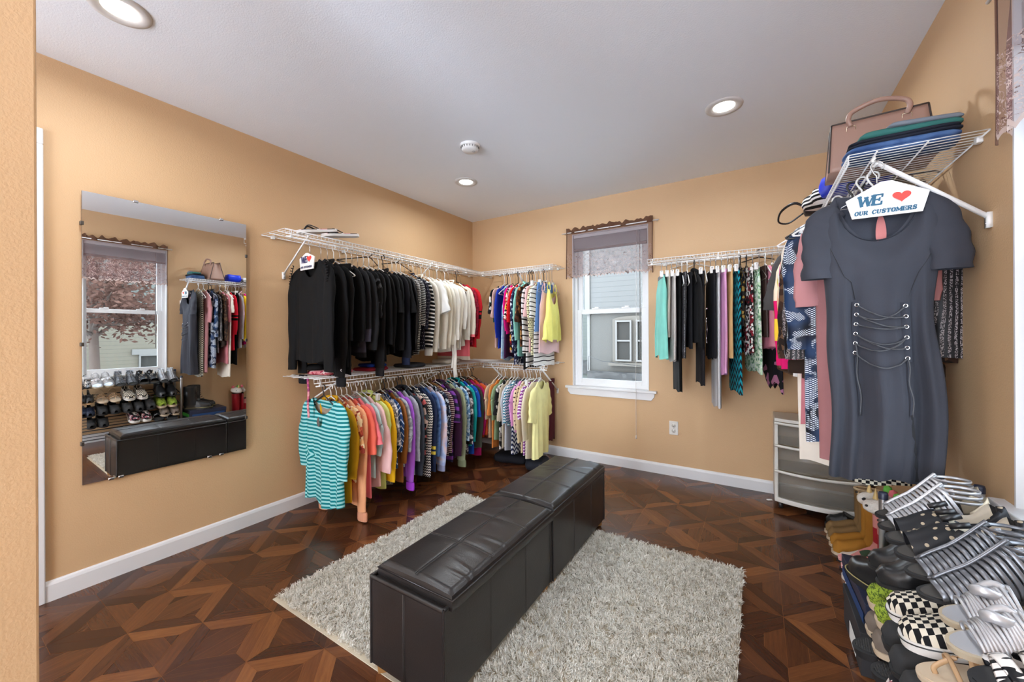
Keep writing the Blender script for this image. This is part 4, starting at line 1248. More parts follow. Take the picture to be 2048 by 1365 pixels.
# upper rod in the back corner
UB = [
 (-2.112, 'black blouse with teal and white flowers', 'tee', ('f', [(16, 17, 20), (16, 17, 20), (20, 90, 92), (220, 224, 222), (16, 17, 20)], 30), .30, .16, 'gold', {}),
 (-2.084, 'dusty pink cap-sleeved tee', 'tee', ('p', (196, 160, 150)), .52, .18, 'white', {}),
 (-2.050, 'royal blue blouse', 'top', ('p', (20, 50, 158)), .52, .37, 'black', dict(r0=.062)),
 (-2.020, 'pale blue tie-dyed tank', 'tank', ('c', [(130, 180, 225), (190, 215, 235), (120, 165, 215)], 12), .62, 0, 'white', {}),
 (-1.990, 'plum sleeveless dress', 'dress', ('p', (66, 30, 70)), .60, 0, 'brown', {}),
 (-1.960, 'hot pink long-sleeved top', 'top', ('p', (228, 16, 132)), .40, .30, 'gold', dict(r0=.06)),
 (-1.930, 'white blouse with red and black scrolls', 'tee', ('f', [(235, 230, 225), (160, 20, 40), (24, 20, 24), (240, 232, 226), (235, 180, 60)], 46), .55, .22, 'black', dict(out=.03)),
 (-1.898, 'bright red short-sleeved tee', 'tee', ('p', (214, 14, 30)), .52, .24, 'white', dict(out=.03)),
 (-1.868, 'navy blouse with white vine print', 'top', ('f', [(28, 34, 66), (28, 34, 66), (205, 208, 220), (60, 66, 100)], 55), .66, .48, 'brown', {}),
 (-1.836, 'mint green cardigan', 'cardi', ('p', (146, 214, 200)), .58, .38, 'white', dict(r0=.06)),
 (-1.805, 'brown and amber printed tunic', 'tee', ('f', [(48, 28, 20), (150, 90, 48), (90, 52, 34), (210, 150, 90)], 36), .50, .22, 'black', {}),
 (-1.775, 'black draped vest with pointed hem', 'tank', ('p', (24, 24, 26)), .68, 0, 'black', dict(asym=1.2, hemv=.04)),
 (-1.742, 'white dress with wavy black stripes', 'top', ('s', (24, 24, 26), (230, 230, 228), .047, .25), .66, .50, 'white', dict(r0=.060)),
 (-1.710, 'blush pink blouse', 'tee', ('p', (232, 190, 190)), .56, .20, 'clip', {}),
 (-1.682, 'cream blouse with small black squares', 'top', ('d', (238, 232, 190), (28, 30, 26), .0165, .3), .58, .36, 'white', dict(r0=.06)),
 (-1.654, 'white tee with narrow black stripes', 'tee', ('s', (24, 26, 30), (232, 232, 230), .040, .22), .66, .2, 'black', {}),
 (-1.628, 'cornflower blue chambray skirt', 'skirt', ('p', (100, 140, 196)), .40, 0, 'clip', dict(W=.20)),
 (-1.602, 'pale pink camisole', 'tank', ('satin', (236, 200, 204)), .56, 0, 'wire', {}),
]
for p, d, k, sp, L, SL, h, o in UB: G('UB', p, d, k, sp, L * 1.14, SL * 1.12, h, **o)
G('UB', -1.572, 'lemon yellow racerback tank at the rod end', 'tank', ('p', (238, 230, 128)), .53, 0, 'wire', rz=.16, hi=1, W=.225, w0=.10, sw=.125, nd=.13, fold=.010, th=.03, nf=8)

# lower rod, left wall
t = G('LL', 1.452, 'teal and aqua striped top with keyhole neck', 'top', ('teal',), .655, .40, 'black', rz=-.02, hi=1, lab='', w0=.118, nd=.095, sw=.192, W=.205, r0=.058, r1=.045, out=.008, yb=-.01, fold=.011, th=.026, nf=7, hemv=.018, sd=.06, nz=.085)
m = MB(); P = [(.014 * sin(a) * (1 - .25 * cos(a)), 0, .030 * cos(a)) for a in [2 * pi * i / 24 for i in range(24)]]
m.add([(x - .0, -.040 + abs(z) * .12, z - .222) for x, y, z in P], [tuple(range(24))]); m.build('keyhole', plain('taupe_lining', (.13, .11, .10, 1), .9), t, smooth=False, solid=.002)
m = MB(); rows_ = []
for j in range(7):
    v = j / 6; rows_.append([(u * .110, .010 + .006 * (1 - u * u), -.088 - v * .14 - .012 * (1 - u * u)) for u in np.linspace(-1, 1, 17)])
m.grid(rows_); m.build('back_facing', plain('tan_facing', (.30, .24, .18, 1), .9), t)
LL = [
 (1.502, 'mustard cardigan with brass buttons', 'cardi', ('p', (196, 146, 20)), .62, .38, 'white', {}),
 (1.540, 'coral and rust print blouse', 'tee', ('f', [(206, 96, 70), (236, 178, 120), (150, 60, 46), (240, 214, 170)], 50), .50, .2, 'white', {}),
 (1.578, 'apricot long-sleeved tee', 'top', ('p', (250, 178, 132)), .66, .62, 'white', dict(r1=.036, cuff=('rib', (248, 176, 140)))),
 (1.616, 'coral orange tee', 'tee', ('p', (246, 116, 96)), .62, .24, 'white', dict(out=.02, r0=.064)),
 (1.654, 'rose pink tee', 'tee', ('p', (240, 124, 132)), .64, .20, 'wire', dict(out=.03)),
 (1.692, 'pale aqua tunic', 'tee', ('p', (186, 216, 216)), .52, .30, 'white', {}),
 (1.732, 'pale pink bell-sleeved blouse', 'top', ('p', (244, 200, 198)), .60, .40, 'white', dict(r0=.06, r1=.075, out=.03)),
 (1.770, 'lime green cardigan', 'cardi', ('p', (208, 220, 130)), .62, .40, 'clip', {}),
 (1.810, 'golden yellow long-sleeved tee', 'top', ('p', (240, 186, 28)), .56, .50, 'white', dict(r0=.056, r1=.048)),
 (1.850, 'grey blouse with tiny white print', 'tee', ('f', [(120, 120, 128), (170, 168, 172), (90, 90, 100), (220, 218, 216)], 90), .62, .24, 'gold', {}),
 (1.888, 'navy shirt with white plaid lines', 'top', ('z', (230, 234, 240), (38, 70, 120), .045, .05, .09, .18), .52, .32, 'white', dict(out=.01)),
 (1.926, 'copper brown satin blouse', 'top', ('satin', (150, 92, 40)), .62, .40, 'black', {}),
 (1.964, 'grey tie-dyed tee with knotted side', 'tee', ('c', [(88, 94, 106), (190, 196, 206), (120, 126, 138), (214, 218, 226)], 14), .52, .32, 'white', dict(out=.03, r0=.064)),
 (2.006, 'orchid purple long-sleeved tunic', 'top', ('p', (178, 100, 220)), .62, .56, 'white', dict(cuff=('p', (172, 70, 216)))),
 (2.048, 'light grey marled sweatshirt', 'top', ('c', [(150, 154, 162), (176, 180, 186)], 40), .62, .42, 'black', {}),
 (2.092, 'charcoal ribbed cardigan', 'cardi', ('rib', (66, 72, 82), .008), .60, .52, 'black', dict(r0=.064, r1=.05)),
 (2.136, 'black blouse with rose flowers', 'top', ('f', [(26, 26, 32), (26, 26, 32), (190, 90, 90), (70, 80, 84), (226, 200, 190)], 26), .58, .46, 'white', {}),
 (2.180, 'ink top with cream zigzag stripes', 'top', ('z', (226, 222, 214), (30, 32, 44), .020, .008, .02, .5), .62, .56, 'white', {}),
 (2.224, 'navy sweater with two yellow cuff bands', 'top', ('b', (34, 46, 78), [(-.56, -.535, (240, 214, 84)), (-.60, -.575, (240, 214, 84))]), .64, .54, 'wire', {}),
 (2.270, 'denim blue marbled jersey', 'top', ('c', [(30, 52, 100), (90, 124, 176), (40, 64, 116)], 14), .60, .46, 'white', {}),
 (2.318, 'sky blue tie-dyed sweatshirt', 'top', ('c', [(156, 178, 226), (196, 208, 238), (226, 200, 200), (150, 170, 220)], 7), .60, .52, 'white', dict(r0=.066, r1=.055, cuff=('rib', (176, 184, 226)))),
 (2.366, 'navy blouse with white leaf specks', 'top', ('f', [(26, 32, 52), (26, 32, 52), (196, 206, 214), (60, 70, 92)], 95), .56, .40, 'white', {}),
 (2.412, 'burgundy wrap top with white dashes', 'top', ('s', (220, 200, 196), (70, 30, 44), .016, .35), .58, .46, 'wood', {}),
 (2.460, 'purple and navy striped dress', 'dress', ('s', (120, 60, 150), (34, 32, 60), .06, .5), .64, .2, 'white', {}),
 (2.508, 'deep plum cardigan', 'cardi', ('p', (62, 30, 58)), .62, .50, 'black', {}),
 (2.556, 'sage green long-sleeved tee', 'top', ('p', (146, 154, 124)), .62, .56, 'white', dict(cuff=('rib', (140, 148, 116)))),
 (2.604, 'light blue floral blouse', 'top', ('f', [(156, 194, 222), (196, 218, 232), (80, 120, 160)], 60), .54, .40, 'white', {}),
 (2.652, 'black tunic with grey brush strokes', 'top', ('c', [(22, 22, 26), (60, 58, 66), (210, 206, 208), (26, 26, 30)], 20, True), .62, .46, 'white', {}),
 (2.700, 'bright teal cardigan', 'cardi', ('p', (20, 160, 160)), .56, .44, 'black', {}),
 (2.748, 'cobalt blue tee', 'tee', ('p', (24, 74, 170)), .64, .2, 'white', {}),
 (2.798, 'dark olive knit cardigan', 'cardi', ('rib', (66, 68, 58), .008), .60, .52, 'white', {}),
 (2.850, 'raspberry maxi top', 'top', ('p', (168, 20, 92)), .68, .4, 'wire', {}),
 (2.905, 'burnt orange blouse', 'top', ('p', (206, 84, 44)), .54, .42, 'white', {}),
 (2.965, 'mauve brown printed shirt', 'top', ('f', [(120, 84, 80), (170, 130, 120), (80, 56, 60)], 50), .56, .42, 'black', {}),
]
for p, d, k, sp, L, SL, h, o in LL: G('LL', p, d, k, sp, L, SL, h, **o)
# lower rod in the back corner
LB = [
 (-2.085, 'tan and cream blouse', 'tee', ('p', (206, 182, 150)), .52, .26, 'white', dict(r0=.07)),
 (-2.045, 'pumpkin orange tee', 'tee', ('p', (222, 132, 62)), .62, .2, 'white', {}),
 (-2.005, 'sage and white print tee', 'tee', ('p', (140, 164, 126)), .54, .27, 'white', dict(r0=.07)),
 (-1.968, 'black and white tribal print top', 'tee', ('f', [(28, 28, 30), (226, 224, 220), (28, 28, 30), (140, 136, 132)], 36), .62, .2, 'gold', {}),
 (-1.932, 'beige tunic', 'tee', ('p', (200, 184, 160)), .60, .24, 'white', {}),
 (-1.898, 'light grey striped long tee', 'top', ('s', (186, 188, 196), (206, 208, 214), .01), .62, .30, 'white', {}),
 (-1.866, 'teal tee with white zigzags', 'tee', ('z', (236, 240, 240), (24, 120, 146), .024, .012, .022, .5), .40, .26, 'white', dict(r0=.064)),
 (-1.834, 'navy and white wavy striped dress', 'dress', ('z', (232, 234, 236), (36, 46, 84), .04, .03, .05, .5), .64, 0, 'wire', {}),
 (-1.800, 'lilac pink tiered blouse', 'tee', ('p', (226, 156, 214)), .44, .29, 'white', dict(r0=.075, out=.02)),
 (-1.768, 'cream blouse with black dots', 'tee', ('d', (234, 214, 184), (40, 34, 34), .034, .22), .50, .32, 'white', dict(r0=.064)),
 (-1.736, 'sand coloured tunic', 'top', ('p', (226, 206, 164)), .60, .42, 'white', {}),
 (-1.706, 'purple and white striped dress', 'dress', ('z', (236, 222, 238), (142, 48, 150), .026, .010, .03, .5), .62, .2, 'clip', {}),
 (-1.672, 'cream and mauve long top', 'top', ('p', (226, 214, 190)), .66, .4, 'white', {}),
]
for p, d, k, sp, L, SL, h, o in LB: G('LB', p, d, k, sp, L, SL, h, **o)
G('LB', -1.632, 'butter yellow tee at the rod end', 'tee', ('p', (240, 234, 166)), .64, .22, 'white', rz=.16, hi=1, w0=.085, nd=.07, W=.185, r0=.075, out=.05, fold=.009, th=.028, nf=7)
G('LB', -1.655, 'maroon leggings behind the yellow tee', 'pants', ('p', (84, 34, 44)), .58, 0, 'none', rz=.05, w0=.05, W=.06).location.y += .27

# rod right of the window
BR = [
 (-.612, 'mint green chiffon skirt with grey waistband', 'skirt', ('p', (130, 208, 194)), .62, 0, 'clip', dict(w0=.12, W=.20, hi=1, wspec=('p', (110, 114, 116)), th=.028, fold=.006)),
 (-.575, 'beige pencil skirt', 'skirt', ('p', (176, 168, 156)), .48, 0, 'clip', dict(W=.14, w0=.13)),
 (-.540, 'light grey dress trousers', 'pants', ('p', (196, 192, 188)), .64, 0, 'clip', dict(w0=.135, W=.15)),
 (-.505, 'black long straight trousers', 'pants', ('p', BK), .86, 0, 'clip', dict(w0=.13, W=.12)),
 (-.468, 'black sequinned skirt', 'skirt', ('glit', (22, 22, 24), (150, 150, 158)), .62, 0, 'white', dict(w0=.14, W=.13)),
 (-.432, 'black pleated skirt', 'skirt', ('p', (22, 22, 26)), .54, 0, 'white', dict(w0=.14, W=.14)),
 (-.385, 'black denim jacket with chrome button', 'jacket', ('p', (20, 20, 22)), .50, .46, 'black', dict(r0=.066, r1=.058, sw=.165, th=.026)),
 (-.350, 'black wide culottes', 'pants', ('p', (30, 28, 32)), .80, 0, 'clip', dict(w0=.13, W=.14)),
 (-.316, 'cream ribbon belt', 'scarf', ('p', (206, 186, 156)), .36, 0, 'white', dict(w0=.03, W=.03, th=.006)),
 (-.278, 'black jersey skirt', 'skirt', ('p', (24, 24, 30)), .62, 0, 'clip', dict(w0=.14, W=.15)),
 (-.245, 'pale grey pinstriped trousers', 'pants', ('vs', (150, 150, 152), (200, 200, 202), .02, .2), .96, 0, 'clip', dict(w0=.11, W=.12)),
 (-.208, 'lilac pink skirt', 'skirt', ('p', (214, 156, 198)), .72, 0, 'clip', dict(w0=.13, W=.17)),
 (-.170, 'camel pencil skirt', 'skirt', ('p', (196, 160, 110)), .60, 0, 'clip', dict(w0=.13, W=.16)),
 (-.132, 'teal and black zigzag maxi skirt', 'skirt', ('z', (20, 140, 156), (16, 22, 30), .05, .04, .045, .5), .84, 0, 'clip', dict(w0=.13, W=.17)),
 (-.094, 'black skirt with a gold chain belt', 'skirt', ('f', [(22, 20, 22), (22, 20, 22), (150, 120, 60), (22, 20, 22)], 60), .40, 0, 'black', dict(w0=.10, W=.10)),
 (-.058, 'red, white and black geometric skirt', 'skirt', ('f', [(28, 26, 28), (222, 218, 214), (120, 26, 40), (222, 218, 214), (28, 26, 28)], 60), .58, 0, 'black', dict(w0=.13, W=.15)),
 (-.022, 'pale green floral skirt', 'skirt', ('f', [(184, 214, 178), (220, 232, 212), (110, 150, 116), (200, 214, 204)], 75), .70, 0, 'clip', dict(w0=.12, W=.17)),
 (.016, 'brown leather-look skirt', 'skirt', ('satin', (52, 38, 34)), .46, 0, 'wire', dict(w0=.12, W=.12)),
 (.050, 'rose pink ruffled tee', 'tee', ('p', (222, 140, 158)), .54, .20, 'white', dict(out=.02, r0=.07)),
 (.088, 'black skirt with mauve flowers', 'skirt', ('f', [(22, 22, 26), (22, 22, 26), (24, 22, 28), (170, 110, 140)], 22), .78, 0, 'clip', dict(w0=.12, W=.15, asym=1, hemv=.04)),
 (.126, 'midnight navy skirt', 'skirt', ('p', NV), .58, 0, 'wood', dict(w0=.13, W=.18)),
 (.170, 'taupe brown wool jacket', 'jacket', ('p', (122, 96, 76)), .50, .40, 'wood', dict(r0=.072, r1=.062, th=.03, collar=0)),
]
for p, d, k, sp, L, SL, h, o in BR: G('BR', p, d, k, sp, L, SL, h, **o)
b = on('black denim jacket')
MB().lathe([(.0001, .006), (.008, .005), (.009, 0)], 14, (0, 0, 0)).move(lambda v: Vector((-.20 + v.x, -.036 - v.z, -.36 + v.y))).build('button', chrome, b)
m = MB(); m.tube([(-.205 + .012 * sin(i * .9), -.036, -.42 - i * .016) for i in range(12)], .002, 6); m.build('chain', chrome, b)

# rod by the right wall
d_ = G('R', 1.800, 'charcoal sheath dress with laced front', 'dress', ('p', (58, 60, 68)), .985, .185, 'none', rz=0, hi=1, w0=.108, nd=.175, sw=.150, W=.140, sd=.075, r0=.048, r1=.05, out=-.004, yb=-.02, fold=.020, th=.042, nf=6, hemv=.012, chest=.150, waist=.012, nz=.088)
RR = [
 (1.862, 'cream and black checked dress, longest of the row', 'dress', ('k', (226, 222, 204), (22, 22, 24), .022), 1.03, 0, 'white', dict(W=.105, sw=.12, dx=.01)),
 (1.905, 'dusty mauve dress with fluttered sleeves', 'dress', ('p', (158, 108, 108)), .985, .30, 'white', dict(r0=.052, out=.012, W=.125, sw=.142, dx=-.012, sspec=('p', (190, 134, 136)))),
 (1.950, 'navy snake print sequin dress', 'dress', ('snake',), .925, .46, 'black', dict(r0=.056, r1=.050, out=.0, W=.15, sw=.155, th=.028, dx=-.032)),
 (1.995, 'black glitter-striped cardigan', 'cardi', ('glit', (22, 20, 22), (170, 160, 160)), .74, .50, 'black', dict(r0=.062, r1=.055, out=.03, dx=.02)),
 (2.035, 'sheer brown cheetah blouse with furry cuffs', 'top', ('f', [(60, 40, 30), (96, 70, 50), (36, 26, 22)], 46), .68, .52, 'wire', dict(cuff=('p', (44, 30, 22)), r0=.062, r1=.056, out=.03)),
 (2.075, 'rose pink dress', 'dress', ('p', (196, 120, 128)), .88, .28, 'white', {}),
 (2.115, 'ivory maxi dress with cap sleeves', 'dress', ('p', (232, 222, 208)), 1.05, .15, 'white', dict(W=.15, r0=.042, sw=.15, out=.0, dx=-.055)),
 (2.160, 'scarlet dress with black waist bands', 'dress', ('b', (206, 18, 44), [(-.44, -.41, (20, 18, 20)), (-.395, -.375, (20, 18, 20))]), .72, .44, 'white', {}),
 (2.205, 'black long trousers', 'pants', ('p', BK), .90, 0, 'clip', {}),
 (2.245, 'dove grey cardigan', 'cardi', ('p', (150, 150, 152)), .70, .50, 'white', {}),
 (2.285, 'powder pink blazer', 'jacket', ('p', (204, 168, 172)), .62, .46, 'wood', {}),
 (2.328, 'sunflower yellow blouse', 'top', ('p', (244, 214, 40)), .60, .48, 'white', dict(r0=.062)),
 (2.370, 'magenta long-sleeved dress', 'dress', ('p', (214, 20, 132)), .66, .52, 'white', dict(r0=.06)),
 (2.412, 'white blouse beside the magenta dress', 'top', ('p', (230, 230, 228)), .70, .34, 'white', {}),
 (2.455, 'lavender grey blouse', 'top', ('p', (196, 186, 204)), .66, .44, 'white', {}),
 (2.500, 'pale yellow blouse', 'top', ('p', (232, 214, 120)), .62, .44, 'white', {}),
 (2.545, 'peach, yellow and pink jacket', 'jacket', ('b', (240, 190, 160), [(-.62, -.44, (246, 206, 60)), (-.9, -.62, (222, 24, 110))]), .68, .60, 'white', dict(r0=.052, r1=.046, out=.01, dx=.0)),
 (2.590, 'fuchsia and yellow windbreaker', 'jacket', ('b', (220, 22, 104), [(-.40, -.2, (244, 226, 200)), (-.62, -.5, (246, 206, 60))]), .66, .58, 'white', dict(r0=.052, out=.015, dx=-.012)),
 (2.640, 'charcoal jersey wrap', 'top', ('p', (70, 68, 68)), .50, .26, 'white', dict(out=.02, dx=-.04)),
 (2.685, 'khaki yellow cardigan', 'cardi', ('p', (206, 190, 110)), .66, .46, 'wire', dict(out=.01, dx=-.02)),
]
for p, d, k, sp, L, SL, h, o in RR: G('R', p + .022, d, k, sp, L, SL, h, **o)
place_hangers()
cape_hanger('R', 1.778, 'white paper hanger cape lettered over the charcoal laced dress', .103, -.122, -.186, -.072, x0=.018, big=True)

# ---- details of the charcoal dress: plackets, eyelets, lacing, seams, slit, neck facing
def front_y(x, z):
    me = d_.data; best = None
    for v in me.vertices:
        if v.co.y < .0:
            q = (v.co.x - x) ** 2 + (v.co.z - z) ** 2
            if best is None or q < best[0]: best = (q, v.co.y)
    return best[1]
lace = plain('charcoal_cord', (.055, .058, .066, 1), .6)
dk = FM(('p', (52, 55, 64)))
eyes = {}
for s, (xt, xb, zt, zb) in ((-1, (-.062, -.069, -.468, -.655)), (1, (.055, .058, -.478, -.672))):
    m = MB(); rows_ = []
    for j in range(9):
        t_ = j / 8; x = lerp(xt, xb, t_); z = lerp(zt, zb, t_)
        y = front_y(x, z) - .005
        rows_.append([(x - .0125, y + .002, z), (x - .011, y - .001, z), (x + .011, y - .001, z), (x + .0125, y + .002, z)])
    m.grid(rows_); pl = m.build('placket', dk, d_)
    for k in range(6):
        t_ = .06 + .88 * k / 5; x = lerp(xt, xb, t_); z = lerp(zt, zb, t_); y = front_y(x, z) - .007
        m = MB(); m.tube([(x + .0052 * cos(a), y, z + .0052 * sin(a)) for a in np.linspace(0, 2 * pi, 15)[:-1]], .0018, 6, closed=True)
        m.build('eyelet', chrome, pl)
        eyes[(s, k)] = (x, y - .003, z)
rnd = random.Random(5)
for (a, b, sag) in ((( -1, 0), (1, 1), .020), ((-1, 1), (1, 0), .030), ((-1, 1), (1, 2), .016), ((-1, 2), (1, 2), .012), ((-1, 3), (1, 3), .030), ((-1, 3), (1, 4), .022), ((-1, 4), (1, 3), .034), ((-1, 5), (1, 5), .040)):
    A, B = Vector(eyes[a]), Vector(eyes[b]); m = MB(); P = []
    for i in range(17):
        u = i / 16; p = A.lerp(B, u); p.z -= sag * 4 * u * (1 - u); p.y = min(p.y, front_y(p.x, p.z) - .006) - .004 * sin(pi * u); P.append(p)
    m.tube(P, .0028, 7, flat=.7); m.build('lace', lace, d_)
for (k, ze) in (((-1, 4), -.862), ((1, 5), -.850)):
    A = Vector(eyes[k]); m = MB(); P = []
    for i in range(14):
        u = i / 13; z = lerp(A.z, ze, u); x = A.x + .012 * u + .003 * sin(u * 11); P.append((x, min(A.y, front_y(x, z) - .005), z))
    m.tube(P, .0029, 7, flat=.6); m.build('lace_end', lace, d_)
def seam_on_dress(pts, nm='seam', r=.0011, mt=None):
    m = MB(); m.tube([(x, front_y(x, z) - .0006, z) for x, z in pts], r, 5); m.build(nm, mt or plain('charcoal_seam', (.018, .019, .023, 1), .8), d_)
seam_on_dress([(.105 * cos(a), -.088 - .172 * sin(a) ** .75) for a in np.linspace(.12, pi - .12, 40)], 'neck_binding', .0026, FM(('p', (44, 47, 55))))
for s_ in (-1, 1): seam_on_dress([(s_ * (.138 + .012 * sin(u * pi)), -.125 - .115 * u) for u in np.linspace(0, 1, 10)], 'armhole_seam', .0014)
seam_on_dress([(.150 - .010 * k, -.24 - .035 * k + .002 * k * k) for k in range(6)] + [(.092, -.38), (.072, -.44), (.058, -.48)])
seam_on_dress([(-.142 + .012 * k, -.24 - .035 * k) for k in range(5)] + [(-.075, -.40), (-.066, -.46)])
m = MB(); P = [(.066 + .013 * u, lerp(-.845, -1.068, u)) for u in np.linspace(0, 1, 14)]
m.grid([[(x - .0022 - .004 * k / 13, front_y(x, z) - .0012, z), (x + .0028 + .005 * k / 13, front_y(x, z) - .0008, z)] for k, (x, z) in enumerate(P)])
m.build('hem_slit', plain('painted_slit_shade', (.012, .013, .016, 1), .9), d_)  # near-black strip: the shade inside the slit, put on as colour
# the back of the neck: facing with a keyhole through which the next dress shows
m = MB(); rows_ = []
for j in range(9):
    v = j / 8; row = []
    for i in range(21):
        u = i / 20 * 2 - 1; row.append((u * .105, .012 + .006 * (1 - u * u), -.094 - v * .19 - .01 * (1 - u * u)))
    rows_.append(row)
m.grid(rows_); m.build('back_facing', FM(('p', (58, 61, 70))), d_)
m = MB(); P = [(.0135 * sin(a) * (1 - .2 * cos(a)), .0, .055 * cos(a)) for a in [2 * pi * i / 28 for i in range(28)]]
m.add([(x + .012, .0085, z - .225) for x, y, z in P], [tuple(range(28))]); m.build('keyhole', FM(('p', (190, 120, 118))), d_, smooth=False, solid=.002)
# cloth tails and extra pieces that rest on the shelves come with the props
# =================================================================== footwear
WP = [(0, 0), (.012, .30), (.035, .52), (.08, .74), (.16, .93), (.27, 1.), (.40, .93), (.58, .74), (.74, .70), (.88, .72), (.95, .58), (.985, .32), (1, 0)]
def wprof(t, point=0):
    w = lin(WP, t)
    if point and t < .27: w = lerp(w, 1. * (t / .27) ** .75, point)
    return w
def outline(L, W, point=0, n=26, grow=0):
    ts = [.5 - .5 * cos(pi * i / n) for i in range(n + 1)]
    A = [(-grow + t * (L + 2 * grow), (wprof(t, point) * W / 2 + grow)) for t in ts]
    A[0] = (A[0][0], 0); A[-1] = (A[-1][0], 0)
    return A + [(x, -y) for x, y in reversed(A[1:-1])]
def sole(name, par, mt, L, W, th, point=0, heel=0, grow=.002, z0=0, arch=None):
    m = MB(); P = outline(L, W, point, 26, grow)
    zz = (lambda x: heel * smooth(.35, .75, x / L)) if heel else (lambda x: 0)
    lo = [(x, y * .97, z0 + (0 if not heel else zz(x))) for x, y in P]; hi = [(x, y, z0 + th + zz(x)) for x, y in P]
    m.grid([lo, [(x, y, z) for (x, y, _), (_, _, z) in zip(hi, lo)], hi], close=True)
    n = len(P); h = n // 2
    for row, flip in ((lo, True), (hi, False)):
        vs = list(row); fs = []
        for i in range(1, h):
            a, b, c, d = i, i + 1, (n - i - 1) % n, (n - i) % n
            f = (a, b, c, d) if b != c else (a, b, d)
            fs.append(tuple(reversed(f)) if flip else f)
        fs.append((0, 1, n - 1)); m.add(vs, fs)
    o = m.build(name, mt, par, angle=radians(50))
    return o
def upper(L, W, h, th=.012, t0=.34, t1=.93, side=.042, back=.062, point=0, heel=0, front=.045, toe0=.0, closed=False, t_end=.985):
    """h: instep height at the throat"""
    m = MB(); NT = 34; rows = []; opens = []
    zs = (lambda t: th + heel * smooth(.35, .75, t))
    for k in range(NT + 1):
        t = lerp(.012 + toe0, t_end, k / NT); w = max(.0015, wprof(t, point) * W / 2)
        H = lerp(front * .55, front, smooth(0, .10, t)) if t < .16 else lerp(front, h, smooth(.14, t0, t))
        z0 = zs(t); op = (not closed) and t0 < t < t1
        row = []
        if op:
            u = (t - t0) / (t1 - t0)
            hs = lerp(h, side, smooth(0, .35, u)); hs = lerp(hs, back, smooth(.55, 1, u))
            for i in range(7):
                a = i / 6; row.append((t * L, -w * (1 + .06 * sin(a * pi) - .12 * a * a), z0 + hs * a))
            for i in range(7):
                s = (i - 3) / 3
                row.append((t * L, s * w * .80 * (1 if abs(s) < 1 else 1.05), z0 + .003 if abs(s) < .99 else z0 + hs * .7))
            for i in range(7):
                a = 1 - i / 6; row.append((t * L, w * (1 + .06 * sin(a * pi) - .12 * a * a), z0 + hs * a))
        else:
            Hc = H if t <= t0 else (back if not closed else h)
            for i in range(21):
                a = pi * i / 20; row.append((t * L, -w * math.copysign(abs(cos(a)) ** .8, cos(a)), z0 + Hc * sin(a) ** .75))
        rows.append(row); opens.append(op)
    n = 21; vs = [p for r in rows for p in r]; fs = []; mi = []
    for j in range(NT):
        for i in range(20):
            fs.append((j * n + i, (j + 1) * n + i, (j + 1) * n + i + 1, j * n + i + 1))
            mi.append(1 if (opens[j] and opens[j + 1] and 6 <= i < 14) else 0)
    b = len(m.v); m.v += vs; m.f += fs; m.mi += mi
    return m
def ribbon(m, pts, w, t=.0016, n=8):
    """flat strap: width w along the local 'up' (roughly shoe length)"""
    P = [Vector(p) for p in pts]; rows = []
    for i, p in enumerate(P):
        T = (P[min(i + 1, len(P) - 1)] - P[max(i - 1, 0)]).normalized()
        a = Vector((1, 0, .25)); a = a - T * a.dot(T)
        if a.length < .2: a = Vector((0, 0, 1)) - T * T.z
        a.normalize(); b = T.cross(a)
        ww = w[i] if isinstance(w, list) else w
        rows.append([p + a * (ww / 2 * cos(2 * pi * k / n)) + b * (t * sin(2 * pi * k / n)) for k in range(n)])
    m.grid(rows, close=True, cap0=True, cap1=True)

M_blk = plain('black_leather', (.012, .012, .013, 1), .35, bump=(60, .12, .002))
M_mat = plain('black_nubuck', (.020, .020, .021, 1), .8, bump=(200, .2, .001))
M_rub = plain('black_rubber', (.013, .013, .014, 1), .6)
M_sil = plain('silver_leather', (.50, .50, .52, 1), .40, .6)
M_pew = plain('pewter_leather', (.16, .165, .18, 1), .34, .6)
M_gold = plain('pale_gold_lining', (.50, .42, .30, 1), .45, .2)
M_wht = plain('white_rubber', (.74, .71, .67, 1), .55)
M_tan = plain('tan_leather', (.47, .29, .15, 1), .5)
M_beige = plain('beige_insole', (.56, .44, .31, 1), .6)
M_insd = plain('dark_insole', (.06, .055, .05, 1), .8)
M_cream = plain('cream_lining', (.62, .55, .44, 1), .7)
def shoe_cloth(nm, fn, **k): return fabric(nm, fn, **k)
M_chk = shoe_cloth('black_white_canvas_check', lambda m: (lambda q: m.mix(((q[0] / .0235 + 20).fr().lt(.5) - (q[1] / .0215 + 20.25).fr().lt(.5)).ab(), C((214, 204, 186)), C((20, 20, 22))))(m.xyz()))
M_grn = shoe_cloth('lime_knit', lambda m: m.mix(m.noise(160, 3, .7, m.scaled(1, .4, 1)).gt(.52), C((140, 160, 52)), C((74, 92, 30))))
M_cut = shoe_cloth('cut_out_black_leather', lambda m: m.mix((m.voro(62, 'Distance').lt(.30)) * m.voro(62).gt(.45), C((30, 30, 33)), C((176, 160, 136))), rough=.5, bump=None)
M_tog = shoe_cloth('grey_tan_suede', P_plain(C((112, 100, 90))))
M_zeb = shoe_cloth('zebra_satin', lambda m: m.mix((m.noise(30, 1, .4, m.scaled(.4, 2.2, 1)) * 26).sn().gt(.1), C((222, 218, 214)), C((20, 20, 24))), rough=.35, bump=None)
M_ugt = shoe_cloth('chestnut_suede', P_plain(C((164, 112, 40))), bump=(160, .3, .002))
M_ugk = shoe_cloth('khaki_suede', P_plain(C((128, 100, 64))), bump=(160, .3, .002))
M_fleece = fabric('curly_fleece', P_plain(C((206, 184, 150))), bump=(120, .9, .006))
M_pnk = plain('pink_leather', srgb(206, 140, 140), .4)
M_red = plain('red_rubber', srgb(150, 20, 34), .3)
M_plush = fabric('white_plush', P_plain(C((226, 220, 212))), bump=(90, .8, .006))

